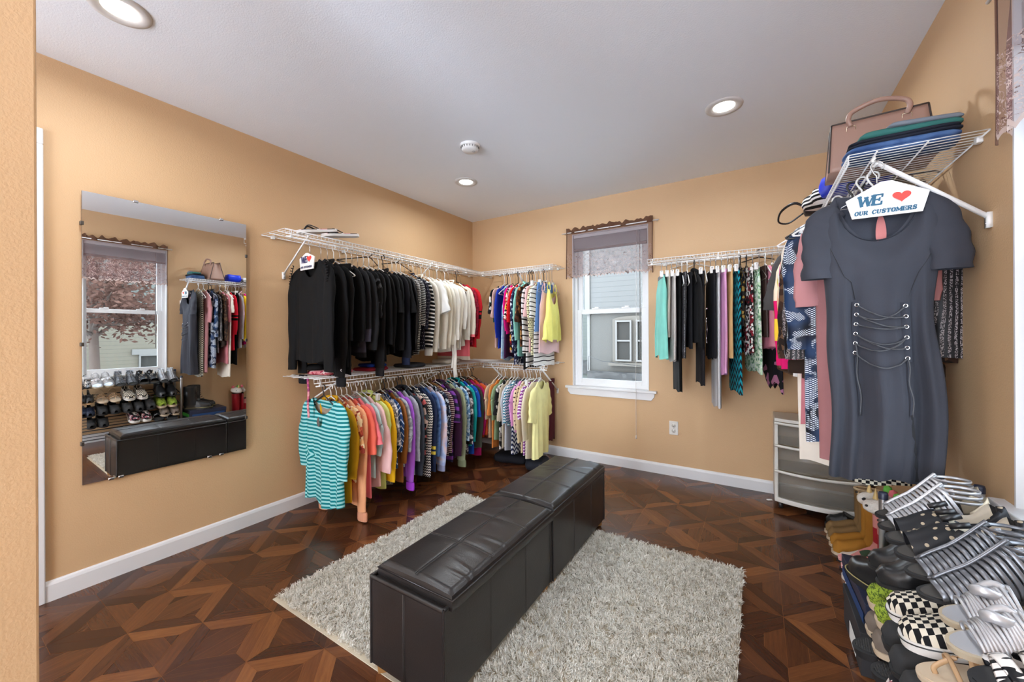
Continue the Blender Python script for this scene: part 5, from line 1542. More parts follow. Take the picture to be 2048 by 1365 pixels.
SHOE_GROUP = 'shoes on the metal rack'
def shoe_root(name, lab, cat='shoe', group=SHOE_GROUP):
    return empty(name, (0, 0, 0), 0, lab, cat, group)
def at(o, x, y, z, pitch=0., yaw=0., roll=0.):
    o.location = (x, y, z); o.rotation_euler = (roll, -pitch, yaw); return o

def gladiator(lab, mt, lining):
    L, W, th, heel = .245, .082, .008, .012
    r = shoe_root('gladiator_sandal', lab)
    sole('sole', r, M_rub, L, W, th, .25, heel); sole('insole', r, M_insd, L, W, .002, .25, heel, -.004, th)
    zi = lambda t: th + .002 + heel * smooth(.35, .75, t)
    cx = [(.13, .026), (.24, .040), (.38, .056), (.50, .072), (.60, .086), (.68, .098)]
    m = MB(); ribbon(m, [(t * L, .0, zi(t) + z) for t, z in cx], .013, .002); m.tube(curve([(t * L, 0, zi(t) + z + .002) for t, z in cx], 20), .0036, 8)
    m.build('centre_strap', mt, r)
    for s in (-1, 1):
        for k in range(13):
            u = k / 12; t = lerp(.12, .63, u); h = lin(cx, t); te = t + .03 + .055 * u; w = wprof(te, .25) * W / 2
            m = MB(); P = curve([(t * L, s * .002, zi(t) + h), (lerp(t, te, .45) * L, s * w * .62, zi(te) + h * .80), (te * L, s * (w + .0015), zi(te) + h * .30), (te * L, s * (w + .0005), zi(te) - .003)], 9)
            ribbon(m, P, lerp(.0115, .0095, u), .0010); m.build('side_strap', mt, r)
    m = MB(); NT = 12; rows = []                       # heel counter
    for k in range(NT + 1):
        a = lerp(-1, 1, k / NT); x = L * (.985 - .20 * abs(a) ** 1.7); w = wprof(.90) * W / 2 * math.copysign(min(1, abs(a) * 1.15), a)
        hh = .056 - .028 * abs(a) ** 1.5; rows.append([(x - .004 * j / 4 * 0 + .002, w, zi(.9) + hh * j / 4) for j in range(5)])
    m.grid(rows); m.build('heel_counter', lining, r, solid=.003)
    for k in range(3):
        m = MB(); z = zi(.8) + .050 + k * .014
        P = []
        for i in range(25):
            a = 2 * pi * i / 24; P.append((L * (.80) + L * .155 * cos(a), W * .33 * sin(a), z + .014 * -cos(a) * .6))
        m.tube(P[:-1], .0042, 7, closed=True, flat=.45); m.build('ankle_strap', mt, r)
    m = MB(); m.box(L * .74, L * .78, W * .33 - .002, W * .33 + .004, zi(.8) + .056, zi(.8) + .072); m.build('buckle', M_sil, r, bevel=.002)
    return r
def flat_shoe(name, lab, mt, sole_m, ins, L=.24, W=.084, h=.062, th=.014, heel=0, cat='shoe', laces=None, group=SHOE_GROUP, collar=None, **k):
    r = shoe_root(name, lab, cat, group)
    m = upper(L, W, h, th, heel=heel, **k); m.build('upper', [mt, ins], r)
    sole('sole', r, sole_m, L, W, th, k.get('point', 0), heel, .003)
    if heel:
        hm = MB(); hm.lathe([(.024, 0), (.022, heel * .5), (.030, heel + th)], 18, (L * .86, 0, 0), cap0=True, cap1=True).move(lambda v: Vector((v.x, v.y * .9, v.z))); hm.build('heel', sole_m, r)
    if laces:
        for i in range(5):
            t = lerp(.34, .20, i / 4) + .03; z = th + lerp(h, .045, i / 4) + .002; m = MB(); w = W * .17
            m.tube([(t * L, -w, z - .006), (t * L - .004, 0, z + .001), (t * L, w, z - .006)], .0024, 6); m.build('lace', laces, r)
    return r
def sneaker(lab, mt, sole_m, laces, ins=M_insd, **k):
    a = dict(L=.25, W=.088, h=.070, th=.022, t0=.42, side=.05, back=.07, front=.045); a.update(k)
    return flat_shoe('sneaker', lab, mt, sole_m, ins, laces=laces, **a)
def slip_on(lab):
    r = flat_shoe('slip_on_shoe', lab, M_chk, M_wht, M_cream, L=.25, W=.09, h=.048, th=.024, t0=.46, t1=.95, side=.04, back=.055, front=.034)
    m = MB(); P = outline(.25, .09, 0, 30, .0045)
    m.tube([(x, y, .019) for x, y in P], .0014, 6, closed=True); m.build('foxing_stripe', M_blk, r)
    m = MB(); m.tube(curve([(.25 * .50, -.038, .058), (.25 * .455, 0, .084), (.25 * .50, .038, .058)], 14), .0035, 6); m.build('collar_binding', M_blk, r)
    return r
def boot(name, lab, mt, sole_m, shaft_h, L=.25, W=.092, th=.016, heel=0, point=0, ins=M_insd, rx=.056, ry=.044, lean=0, top=None, cat='boot', group=None, front=.05, laces=None, slouch=0, flare=1.06):
    r = shoe_root(name, lab, cat, group)
    m = upper(L, W, .085, th, t0=.52, point=point, heel=heel, closed=True, front=front, t_end=.97)
    rings = []; N = 28; K = 16
    for k in range(K + 1):
        u = k / K; z = lerp(th + heel + .03, shaft_h, u)
        ex = lerp(1.30, 1., smooth(0, .30, u)); f = lerp(1, flare, u)
        cx = L * .775 - .012 * (1 - smooth(0, .35, u)) + lean * u
        wr = 1 + slouch * sin(u * 16) * .5
        rings.append([(cx + rx * ex * f * wr * cos(2 * pi * i / N), ry * f * wr * sin(2 * pi * i / N), z + slouch * .02 * sin(2 * pi * i / N * 2 + u * 9)) for i in range(N)])
    m.grid(rings, close=True)
    last = rings[-1]; c = sum((Vector(p) for p in last), Vector()) / N
    inner = [[tuple(c + (Vector(p) - c) * s + Vector((0, 0, dz))) for p in last] for s, dz in ((1, 0), (.90, .002), (.86, -.03), (.8, -.10))]
    q = len(m.f); m.grid(inner, close=True, cap1=True)
    for i in range(q, len(m.f)): m.mi[i] = 1
    m.build('upper', [mt, top or ins], r)
    sole('sole', r, sole_m, L, W, th, point, heel, .0035)
    if heel:
        hm = MB(); hm.lathe([(.028, 0), (.027, heel * .5), (.034, heel + th)], 18, (L * .85, 0, 0), cap0=True, cap1=True); hm.build('heel', sole_m, r)
    if top:
        tm = MB(); tm.tube([tuple(c + (Vector(p) - c) * .96 + Vector((0, 0, .002))) for p in last], .0065, 8, closed=True); tm.build('fleece_cuff', top, r)
    if laces:
        for i in range(8):
            u = i / 7; z = lerp(th + .06, shaft_h - .03, u); x = lerp(L * .40, L * .775 - rx * 1.04 + lean * .9, smooth(0, .55, u)) - .002
            lm = MB(); lm.tube([(x + .012, -.024, z), (x - .002, 0, z + .006), (x + .012, .024, z)], .0026, 6); lm.build('lace', laces, r)
    return r
def strap_sandal(lab, strap_m, ins, sole_m, style):
    L, W, th = .245, .084, .011
    r = shoe_root('strappy_sandal', lab)
    sole('sole', r, sole_m, L, W, th); sole('insole', r, ins, L, W, .002, 0, 0, -.003, th)
    z = th + .002
    def arc(t, h, w=.010, y0=-1, y1=1, dt=0, nm='strap', mt=strap_m, t2=None):
        m = MB(); ha = wprof(t) * W / 2; hb = wprof(t + dt) * W / 2
        P = curve([(t * L, y0 * ha, z - .006), (t * L, y0 * ha * .98, z + h * .45), ((t + dt / 2) * L, 0, z + h), ((t + dt) * L, y1 * hb * .98, z + h * .45), ((t + dt) * L, y1 * hb, z - .006)], 18)
        ribbon(m, P, w, .0016); m.build(nm, mt, r)
    if style == 'thong':
        m = MB(); ribbon(m, curve([(.12 * L, 0, z - .002), (.13 * L, 0, z + .014), (.26 * L, 0, z + .034), (.42 * L, 0, z + .052)], 14), .010, .002); m.build('toe_post', strap_m, r)
        arc(.24, .036, .009); arc(.42, .055, .010); arc(.33, .045, .008, dt=.10); arc(.80, .070, .010)
    elif style == 'knot':
        for k in range(14): arc(.15 + k * .022, .030 + k * .0022, .0062, dt=.03 * sin(k))
        m = MB(); m.tube([(.33 * L + .020 * cos(a), .014 * sin(a), z + .048 + .006 * sin(2 * a)) for a in np.linspace(0, 2 * pi, 20)[:-1]], .010, 8, closed=True, flat=.6); m.build('knot', strap_m, r)
        for k in range(4): arc(.82 + k * .02, .052 + k * .012, .005)
        m = MB(); m.tube(curve([(.70 * L, -.030, z + .03), (.90 * L, -.026, z + .060), (.99 * L, 0, z + .068), (.90 * L, .026, z + .060), (.70 * L, .030, z + .03)], 20), .004, 8, flat=.7); m.build('sling_strap', strap_m, r)
    else:
        for k in range(5): arc(.14 + k * .075, .030 + k * .006, .020, dt=(-1) ** k * .05)
        m = MB(); m.tube(curve([(.66 * L, -.034, z + .01), (.88 * L, -.030, z + .050), (.99 * L, 0, z + .058), (.88 * L, .030, z + .050), (.66 * L, .034, z + .01)], 20), .006, 8, flat=.6); m.build('sling_strap', strap_m, r)
    return r
def slide(lab):
    L, W, th = .25, .092, .022
    r = shoe_root('slide_sandal', lab)
    sole('sole', r, M_rub, L, W, th)
    dm = Mat('dimpled_footbed'); x, y, z = dm.xyz()
    h = ((x / .006).fr() - .5).ab().mn(((y / .006).fr() - .5).ab()); dm = dm.out(dm.bsdf((.02, .02, .021, 1), .6, 0, dm.bump(h, 1., .004)))
    sole('footbed', r, dm, L, W, .003, 0, 0, -.006, th)
    m = MB(); rows = []
    for k in range(9):
        t = lerp(.22, .52, k / 8); w = wprof(t) * W / 2 + .003; hh = lerp(.036, .062, k / 8)
        rows.append([(t * L, -w * math.copysign(abs(cos(pi * i / 20)) ** .8, cos(pi * i / 20)), th - .010 + (hh + .01) * sin(pi * i / 20) ** .7) for i in range(21)])
    m.grid(rows); m.build('foot_strap', fabric('black_strap_with_silver_marks', lambda q: q.mix(q.noise(26, 2, .6).gt(.60), C((22, 22, 24)), C((190, 190, 192))), rough=.4, bump=None), r, solid=.004)
    return r

# ---- the rack
def rack():
    y0, y1, xf, xb = .79, 1.722, .348, .560
    r = empty('shoe_rack', ((xf + xb) / 2, (y0 + y1) / 2, 0), 0, 'tiered steel shoe rack below the right window', 'shoe rack')
    o = r.location
    for x in (xf, xb):
        for y in (y0, y1):
            p = MB().lathe([(.0115, 0), (.0115, .655 if x == xf else .72)], 18, (x - o.x, y - o.y, 0), cap0=True).build('post', steel, r)
            MB().lathe([(.0125, -.016), (.0125, .0), (.0105, .006), (.0001, .0065)], 18, (x - o.x, y - o.y, .655 if x == xf else .72)).build('post_cap', plain('dark_blue_cap', (.02, .025, .05, 1), .4), p)
    for zf in TIERS:
        m = MB()
        m.tube([(xf - o.x, y0 - o.y, zf), (xf - o.x, y1 - o.y, zf)], .0055, 8); m.tube([(xb - o.x, y0 - o.y, zf + RISE), (xb - o.x, y1 - o.y, zf + RISE)], .0055, 8)
        for q in (.33, .66): m.tube([(lerp(xf, xb, q) - o.x, y0 - o.y, zf + RISE * q - .002), (lerp(xf, xb, q) - o.x, y1 - o.y, zf + RISE * q - .002)], .0035, 6)
        for y in (y0, y1): m.tube([(xf - o.x, y - o.y, zf), (xb - o.x, y - o.y, zf + RISE)], .0045, 8)
        m.build('tier', M_rub, r)
TIERS = [.604, .450, .325, .200, .075]; RISE = .055
rack()
PITCH = math.atan2(RISE, .212)
def on_rack(o, y, tier, x=.305, yaw=0., dz=.006):
    zf = TIERS[tier] + (x - .348) * RISE / .212
    return at(o, x, y, zf + dz, PITCH, yaw)
on_rack(gladiator('silver gladiator sandal nearest the rack end post on the top tier', M_sil, M_gold), 1.655, 0, .318)
on_rack(gladiator('silver gladiator sandal second from the rack end post on the top tier', M_sil, M_gold), 1.570, 0, .308)
for y, l in ((1.485, 'black cut-out peep-toe flat beside the silver gladiator sandals'), (1.398, 'black cut-out peep-toe flat beside the pewter gladiator sandals')):
    r = flat_shoe('peep_toe_flat', l, M_cut, M_rub, M_cream, L=.25, W=.088, h=.070, th=.010, t0=.48, side=.045, back=.075, front=.046, toe0=.11)
    sole('insole', r, M_insd, .25, .088, .002, 0, 0, -.003, .010); on_rack(r, y, 0, .308)
    for s in (-1, 1):
        q = MB(); q.tube([(.25 * .45, s * .022, .082), (.25 * .60, s * .028, .086)], .007, 10); q.build('rolled_tie', M_blk, r)
on_rack(gladiator('pewter gladiator sandal next to the black cut-out flats', M_pew, M_gold), 1.308, 0, .305)
on_rack(gladiator('pewter gladiator sandal next to the silver knotted sandals', M_pew, M_gold), 1.215, 0, .303)
on_rack(strap_sandal('silver knotted slingback sandal beside the pewter sandals', M_sil, M_sil, M_gold, 'knot'), 1.128, 0, .315)
on_rack(strap_sandal('silver knotted slingback sandal overhanging the checked shoes', M_sil, M_sil, M_gold, 'knot'), 1.040, 0, .300, .06)
on_rack(strap_sandal('zebra satin slingback beside the silver knotted sandals', M_zeb, M_blk, M_blk, 'zebra'), .950, 0, .300)
on_rack(strap_sandal('zebra satin slingback nearest the viewer on the top tier', M_zeb, M_blk, M_blk, 'zebra'), .868, 0, .297)
for y, l in ((1.640, 'smooth black ankle boot nearest the end post, second tier'), (1.545, 'smooth black ankle boot second from the end post')):
    on_rack(boot('ankle_boot', l, M_blk, M_rub, .105, L=.25, W=.088, th=.010, point=.35, group=SHOE_GROUP, rx=.050, ry=.036, front=.042), y, 1, .300)
on_rack(slip_on('black and white checked slip-on beside the green sneakers'), 1.385, 1, .293, -.05)
on_rack(slip_on('black and white checked slip-on beside the tan thong sandal'), 1.283, 1, .293, -.03)
on_rack(strap_sandal('tan thong sandal beside the checked slip-on', M_tan, M_beige, M_beige, 'thong'), 1.172, 1, .292)
on_rack(strap_sandal('tan thong sandal nearest the bottom edge of view', M_tan, M_beige, M_beige, 'thong'), 1.080, 1, .292)
for y, l in ((.980, 'black leather loafer with tan sole on the second tier beside the tan sandals'), (.888, 'black leather loafer with tan sole at the near end of the second tier')):
    on_rack(flat_shoe('loafer', l, M_blk, M_tan, M_insd), y, 1, .298)
for y, l in ((1.640, 'lime green knit sneaker nearest the end post'), (1.545, 'lime green knit sneaker beside the black laced sneaker')):
    on_rack(sneaker(l, M_grn, M_beige, M_blk), y, 2, .300)
on_rack(sneaker('black laced sneaker beside the lime green one', M_mat, M_rub, M_blk, W=.092), 1.448, 2, .296, 0)
for y, l in ((1.355, 'black suede shoe beside the black laced sneaker, third tier'), (1.265, 'black suede shoe second from the black laced sneaker')):
    on_rack(flat_shoe('suede_shoe', l, M_mat, M_rub, M_insd, h=.07, front=.05), y, 2, .290)
for y, l in ((1.170, 'black quilted shoe under the tan thong sandals'), (1.080, 'black quilted shoe beside the navy glitter shoe'), (.985, 'navy glitter shoe on the third tier below the loafers'), (.895, 'navy glitter shoe at the near end of the third tier')):
    on_rack(flat_shoe('casual_shoe', l, M_mat if 'quilted' in l else FM(('glit', (24, 28, 44), (70, 84, 110))), M_rub, M_insd), y, 2, .296)
for y, l in ((1.660, 'grey and tan suede moccasin nearest the end post'), (1.572, 'grey and tan suede moccasin second from the end post')):
    on_rack(flat_shoe('moccasin', l, M_tog, M_beige, M_beige, W=.086, h=.06, front=.046, th=.018), y, 3, .298, 0, .034)
on_rack(slide('black slide sandal with dimpled footbed jutting out under the moccasins'), 1.635, 3, .262, -.10, -.012)
on_rack(slide('black slide sandal second from the end post, under the black laced sneaker'), 1.520, 3, .285, 0, -.006)
M_flr = FM(('f', [(30, 28, 32), (30, 28, 32), (210, 200, 196), (150, 90, 100)], 60))
for y, l in ((1.415, 'dark floral sneaker with white laces on the fourth tier'), (1.322, 'dark floral sneaker with white laces second from the slides')):
    on_rack(sneaker(l, M_flr, M_wht, M_wht), y, 3, .298)
for y, l in ((1.085, 'charcoal loafer on the fourth tier under the quilted shoe'), (.995, 'charcoal loafer at the near end of the fourth tier')):
    on_rack(flat_shoe('loafer', l, M_tog if 0 else M_mat, M_rub, M_insd), y, 3, .298)

# ---- footwear on the floor along the right wall
FG = 'footwear on the floor by the right wall'
at(flat_shoe('oxford_shoe', 'black laced leather shoe with stitched welt before the drawer cart', M_blk, M_rub, M_insd, L=.26, W=.094, h=.074, th=.020, front=.052, laces=M_blk, group=FG, side=.055, back=.07), .352, 3.050, 0)
for y, l, mt in ((2.955, 'khaki suede sheepskin boot beside the black oxford', M_ugk), (2.870, 'khaki suede sheepskin boot beside the chestnut pair', M_ugk), (2.785, 'chestnut suede sheepskin boot beside the khaki pair', M_ugt), (2.700, 'chestnut suede sheepskin boot beside the pink western boots', M_ugt)):
    at(boot('sheepskin_boot', l, mt, M_beige, .285, L=.25, W=.082, th=.014, rx=.058, ry=.035, top=M_fleece, ins=M_fleece, group=FG, slouch=.03, front=.055), .340, y, 0)
M_pfl = FM(('f', [(214, 146, 142), (214, 146, 142), (214, 146, 142), (170, 40, 50), (226, 216, 206), (214, 146, 142), (60, 80, 60)], 16))
for y, l in ((2.615, 'pink western boot with floral shaft beside the chestnut boots'), (2.530, 'pink western boot with floral shaft beside the red rain boots')):
    at(boot('western_boot', l, M_pfl, M_rub, .275, L=.255, W=.084, th=.008, point=.6, heel=.03, rx=.056, ry=.042, group=FG, front=.040), .350, y, 0)
for y, l in ((2.440, 'glossy red rain boot beside the pink western boots'), (2.352, 'glossy red rain boot beside the shoe boxes')):
    at(boot('rain_boot', l, M_red, M_wht, .355, L=.25, W=.088, th=.016, rx=.056, ry=.042, group=FG, front=.05), .346, y, 0)
def plush(x, y, lab, rz):
    r = empty('plush_slipper', (x, y, .362), rz, lab, 'slipper', FG)
    m = MB(); rows = []
    for j in range(15):
        u = j / 14; a = pi * u
        rows.append([(-.10 * cos(a), .046 * sin(a) ** .7 * cos(q), .034 + (.034 if sin(q) < 0 else .045) * sin(a) ** .7 * sin(q)) for q in [2 * pi * i / 20 for i in range(20)]])
    m.grid(rows, close=True); m.build('body', M_plush, r)
    MB().lathe([(.011, 0), (.006, .025), (.0005, .05)], 10, (-.055, 0, .072)).build('horn', plain('gold_horn', (.7, .5, .2, 1), .4), r)
    for s, c in ((-1, (226, 120, 130)), (1, (120, 200, 90))):
        MB().lathe([(.0001, .0), (.018, .012), (.014, .032), (.0001, .04)], 10, (.02, s * .03, .066)).build('mane_tuft', fabric('mane_plush', C(c)), r)
    for s in (-1, 1): MB().lathe([(.0001, .004), (.005, .003), (.006, 0)], 8, (0, 0, 0)).move(lambda v, s=s: Vector((-.09 + v.x, s * (.045 + v.z), .05 + v.y))).build('eye', M_blk, r)
plush(.500, 2.445, 'white plush slipper with coloured tufts on the red rain boot', .1)
plush(.505, 2.345, 'white plush slipper with coloured tufts nearest the shoe boxes', -.1)

# ---- shoe boxes with the tall black boots on them
def shoebox(x0, x1, y0, y1, z0, z1, lab, mt, extra, rz):
    cx, cy = (x0 + x1) / 2, (y0 + y1) / 2
    r = empty('shoe_box', (cx, cy, z0), rz, lab, 'box', 'shoe boxes beside the rack'); a, b, h = (x1 - x0) / 2, (y1 - y0) / 2, z1 - z0
    m = MB(); m.box(-a, a, -b, b, 0, h - .03); m.build('box', mt, r, smooth=False, bevel=.002)
    MB().box(-a - .003, a + .003, -b - .003, b + .003, h - .04, h).build('lid', mt, r, smooth=False, bevel=.002)
    if extra == 'label': MB().box(-a - .0042, -a - .0032, -b * .6, b * .1, .02, h * .55).build('paper_label', PAPER, r, smooth=False)
    else:
        MB().box(-a * .8, a * .9, -b - .0042, -b - .0032, .010, h * .55).build('green_band', plain('lime_print', srgb(70, 190, 70), .6), r, smooth=False)
        MB().box(-a - .0042, -a - .0032, -b * .9, b * .9, .010, h * .5).build('blue_band', plain('teal_print', srgb(24, 60, 110), .6), r, smooth=False)
box_k = plain('matte_black_card', (.022, .022, .025, 1), .6); box_n = plain('navy_card', (.018, .022, .05, 1), .5)
shoebox(.300, .590, 1.775, 2.085, .0, .150, 'black shoe box with a white label on the floor beside the rack', box_k, 'label', .0)
shoebox(.312, .580, 1.80, 2.16, .151, .240, 'navy shoe box with green and blue bands on the black box', box_n, 'band', .03)
M_welt = plain('stitched_black_welt', (.03, .028, .02, 1), .5)
for (x, y, l) in ((.305, 2.015, 'tall black laced boot on the shoe boxes, nearer the room'), (.415, 2.085, 'tall black laced boot on the shoe boxes, nearer the wall')):
    b = boot('combat_boot', l, M_blk, M_rub, .275, L=.275, W=.10, th=.024, rx=.060, ry=.047, front=.056, laces=M_blk, group='tall black boots on the shoe boxes')
    m = MB(); m.tube([(x_, y_, .025) for x_, y_ in outline(.275, .10, 0, 40, .006)], .0022, 6, closed=True); m.build('welt_stitching', plain('yellow_welt_thread', (.35, .30, .12, 1), .6), b)
    at(b, x + .015, y, .241, 0, radians(-62))
# ===================================================== things on the shelves
TAUPE = plain('taupe_pink_leather', srgb(160, 127, 113), .45, bump=(120, .12, .001))
EDGE = plain('dark_edge_paint', (.05, .035, .03, 1), .5)
HW = plain('pale_gold_hardware', (.62, .52, .38, 1), .25, 1.)
def handbag():
    r = empty('handbag', (.395, 2.03, 1.806), radians(-3), 'taupe pink leather handbag with two rolled handles on the right shelf', 'handbag')
    w0, w1, h, t0, t1 = .148, .136, .202, .078, .030
    m = MB()
    def P(u, v, s):                               # u -1..1 along, v 0..1 up, s face
        w = lerp(w0, w1, v); t = lerp(t0, t1, v); bl = .008 * (1 - u * u) * sin(pi * min(1, v * 1.1))
        return (u * w, s * (t + bl), .004 + v * h)
    for s in (-1, 1): m.grid([[P(i / 8 - 1, j / 10, s) for i in range(17)] for j in range(11)])
    m.grid([[(x, y, .004) for x in (-w0, w0)] for y in (-t0, t0)])
    m.build('body', TAUPE, r, solid=.003)
    for e in (-1, 1):
        g = MB(); rows = []
        for j in range(11):
            v = j / 10; w = lerp(w0, w1, v); t = lerp(t0, t1, v)
            rows.append([(e * (w - .024 * (1 - q * q) * v), q * t, .004 + v * h * (.93 if abs(q) < .9 else 1)) for q in [k / 6 - 1 for k in range(13)]])
        g.grid(rows); gs = g.build('gusset', TAUPE, r, solid=.003)
        z = MB(); z.box(e * w1 * .80 - .004, e * w1 * .80 + .004, -.010, -.002, h - .045, h - .004); z.tube([(e * w1 * .82 + .006 * cos(a), -.008, h - .052 + .008 * sin(a)) for a in np.linspace(0, 6.28, 12)[:-1]], .002, 5, closed=True)
        z.build('zip_pull', HW, gs)
        for s in (-1, 1):
            p = MB(); p.tube([(e * lerp(w0, w1, v), s * lerp(t0, t1, v), .004 + v * h) for v in np.linspace(0, 1, 8)], .0035, 6); p.build('edge_piping', EDGE, r)
    for s in (-1, 1):
        p = MB(); p.tube([(lerp(-w1, w1, k / 8), s * (t1 + .002), .004 + h) for k in range(9)], .003, 6); p.build('edge_piping', EDGE, r)
        lean = -.02 if s < 0 else .05; hs_ = .052 if s < 0 else .02
        H = curve([(-.078, s * (t1 + .012), h - .020), (-.086, s * (t1 + .010) + lean * .2, h + .01), (-.068, s * t1 + lean * .6, h + hs_ * .7), (0, s * t1 + lean, h + hs_), (.068, s * t1 + lean * .6, h + hs_ * .7), (.086, s * (t1 + .010) + lean * .2, h + .01), (.078, s * (t1 + .012), h - .020)], 36)
        hb = MB().tube(H, .0085, 10).build('handle', TAUPE, r)
        for e in (-1, 1):
            k = MB(); k.box(e * .078 - .012, e * .078 + .012, s * (t1 + .010) - .004, s * (t1 + .010) + .004, h - .085, h - .045); k.build('handle_tab', TAUPE, hb, bevel=.002)
            k = MB(); k.tube([(e * .078 + a, s * (t1 + .012), h - .034 + b) for a, b in ((-.013, -.014), (.013, -.014), (.013, .014), (-.013, .014))], .0018, 6, closed=True); k.build('ring', HW, hb)
    return r
handbag()
den = FM(('c', [(50, 76, 122), (84, 114, 160)], 14)); dkd = FM(('p', (32, 36, 48))); tea = FM(('p', (56, 112, 106))); grey = FM(('p', (120, 128, 138)))
folded('folded_jeans', (.420, 1.872, 1.803), (.29, .125, .036), den, 'folded blue jeans in front of the handbag', 'jeans', .03, 1, 2, .008)
folded('folded_garment', (.425, 1.870, 1.839), (.28, .12, .022), dkd, 'folded dark navy garment with grey edges on the blue jeans', 'clothing', -.02, 2, 2, .007)
folded('folded_garment', (.440, 1.868, 1.861), (.26, .10, .022), tea, 'folded sea green garment topmost of the pile before the handbag', 'clothing', .10, 3, 1, .006)
folded('folded_garment', (.475, 1.838, 1.880), (.19, .045, .014), grey, 'grey ribbon-tied cloth lying on the sea green garment', 'clothing', .20, 4, 1, .004)
folded('clutch_bag', (.365, 2.24, 1.803), (.22, .16, .085), fabric('cobalt_satin', P_plain(C((24, 52, 190))), rough=.4), 'cobalt blue satin clutch behind the handbag', 'handbag', .2, 5, 1, .014)
folded('folded_scarf', (.33, 2.43, 1.803), (.24, .20, .06), FM(('s', (226, 224, 220), (20, 20, 22), .018, .45)), 'black and white striped scarf heaped on the right shelf', 'scarf', .3, 6, 1, .02)
r = folded('shoulder_bag', (.44, 2.68, 1.803), (.27, .22, .17), M_blk, 'large black shoulder bag at the far end of the right shelf', 'handbag', .1, 7, 1, .016)
MB().tube(curve([(-.08, 0, .15), (-.09, -.02, .24), (0, -.03, .28), (.09, -.02, .24), (.08, 0, .15)], 24), .006, 8).build('handle', M_blk, r)
r = folded('belt_bag', (.515, 2.385, 1.803), (.13, .12, .07), M_mat, 'small black bag with a looped strap on the right shelf', 'handbag', .6, 8, 1, .012)
MB().tube(curve([(-.06, -.05, .03), (-.14, -.14, .012), (-.06, -.22, .010), (.04, -.16, .012), (.05, -.05, .03)], 24), .004, 8).build('strap', M_blk, r)
r = folded('straw_handle_bag', (.27, 2.56, 1.803), (.12, .10, .05), M_blk, 'black pouch with curved handles hanging over the shelf front', 'handbag', 0, 9, 1, .01)
for s in (0, 1): MB().tube(curve([(-.05, -.03, .03), (-.10, -.05 - .02 * s, .055), (-.155, -.02 - .02 * s, .03), (-.165, .03, -.01), (-.12, .05, -.02), (-.055, .03, .02)], 24), .0045, 8).build('handle', M_blk, r)

# flip-flops and trouser hangers on the upper left shelf
def flipflop(x, y, z, rz, lab, roll=0):
    r = empty('flip_flop', (x, y, z), rz, lab, 'sandal', 'flip-flops on the upper left shelf'); r.rotation_euler = (roll, radians(-9), rz)
    L, W = .25, .088
    sole('sole', r, plain('white_foam', (.72, .70, .68, 1), .6), L, W, .016); sole('footbed', r, FM(('f', [(24, 24, 28), (226, 222, 220), (220, 150, 160), (24, 24, 28)], 40)), L, W, .004, 0, 0, .001, .016)
    for s in (-1, 1): MB().tube(curve([(.16 * L, 0, .02), (.30 * L, s * .02, .05), (.52 * L, s * .036, .022)], 10), .005, 8, flat=.6).build('strap', M_blk, r)
flipflop(-2.52, 1.40, 1.842, radians(62), 'patterned flip-flop on the near end of the upper left shelf')
flipflop(-2.44, 1.52, 1.836, radians(75), 'patterned flip-flop behind the first on the upper left shelf')
def spare_hanger(x, y, z, rz, kind, lab, grp, tip=pi / 2, hook=True):
    kind = next(k for k in PROTO if k[0] == kind); p = PROTO[kind]; h = p.copy(); COL.objects.link(h)
    for ch in KIDS[kind]:
        c = ch.copy(); COL.objects.link(c); c.parent = h
    h.location = (x, y, z); h.rotation_euler = (tip, 0, rz)
    for k in ('group', 'label'):
        if k in h: del h[k]
    tag(h, lab, 'clothes hanger', grp)
SG = 'spare hangers lying on the wire shelves'
spare_hanger(-2.52, 1.92, 1.846, radians(100), 'wire', 'spare wire hanger, hook raised, on the upper left shelf', SG, radians(112))
spare_hanger(-2.50, 2.02, 1.842, radians(95), 'black', 'spare black hanger on the upper left shelf beside the wire one', SG, radians(66))
spare_hanger(-2.52, 2.30, 1.840, radians(80), 'black', 'spare black hanger on the upper left shelf above the dotted blouse', SG, radians(70))
spare_hanger(-2.53, 2.55, 1.840, radians(92), 'brown', 'spare brown velvet hanger on the upper left shelf above the cream tops', SG, radians(87))
spare_hanger(-2.50, 2.95, 1.838, radians(60), 'white', 'spare white hanger on the upper left shelf near the corner', SG, radians(86))
spare_hanger(-1.90, 3.34, 1.830, radians(10), 'white', 'spare white hanger on the short upper shelf left of the window', SG, radians(87))
for i, (x, rz, tp, k, l) in enumerate(((-.52, 8, 76, 'white', 'lowest spare white hanger at the left end of the shelf right of the window'), (-.47, 14, 68, 'white', 'spare white hanger laid across the lowest one right of the window'), (-.42, -6, 60, 'white', 'topmost spare white hanger of the heap right of the window'), (-.16, 4, 60, 'gold', 'spare gold wire hanger on the shelf right of the window'), (.02, 2, 70, 'black', 'spare black hanger on the shelf right of the window'))):
    spare_hanger(x, 3.36 - i * .01, 1.778 + (i * .006 if i < 3 else .002), radians(rz), k, l, SG, radians(tp))

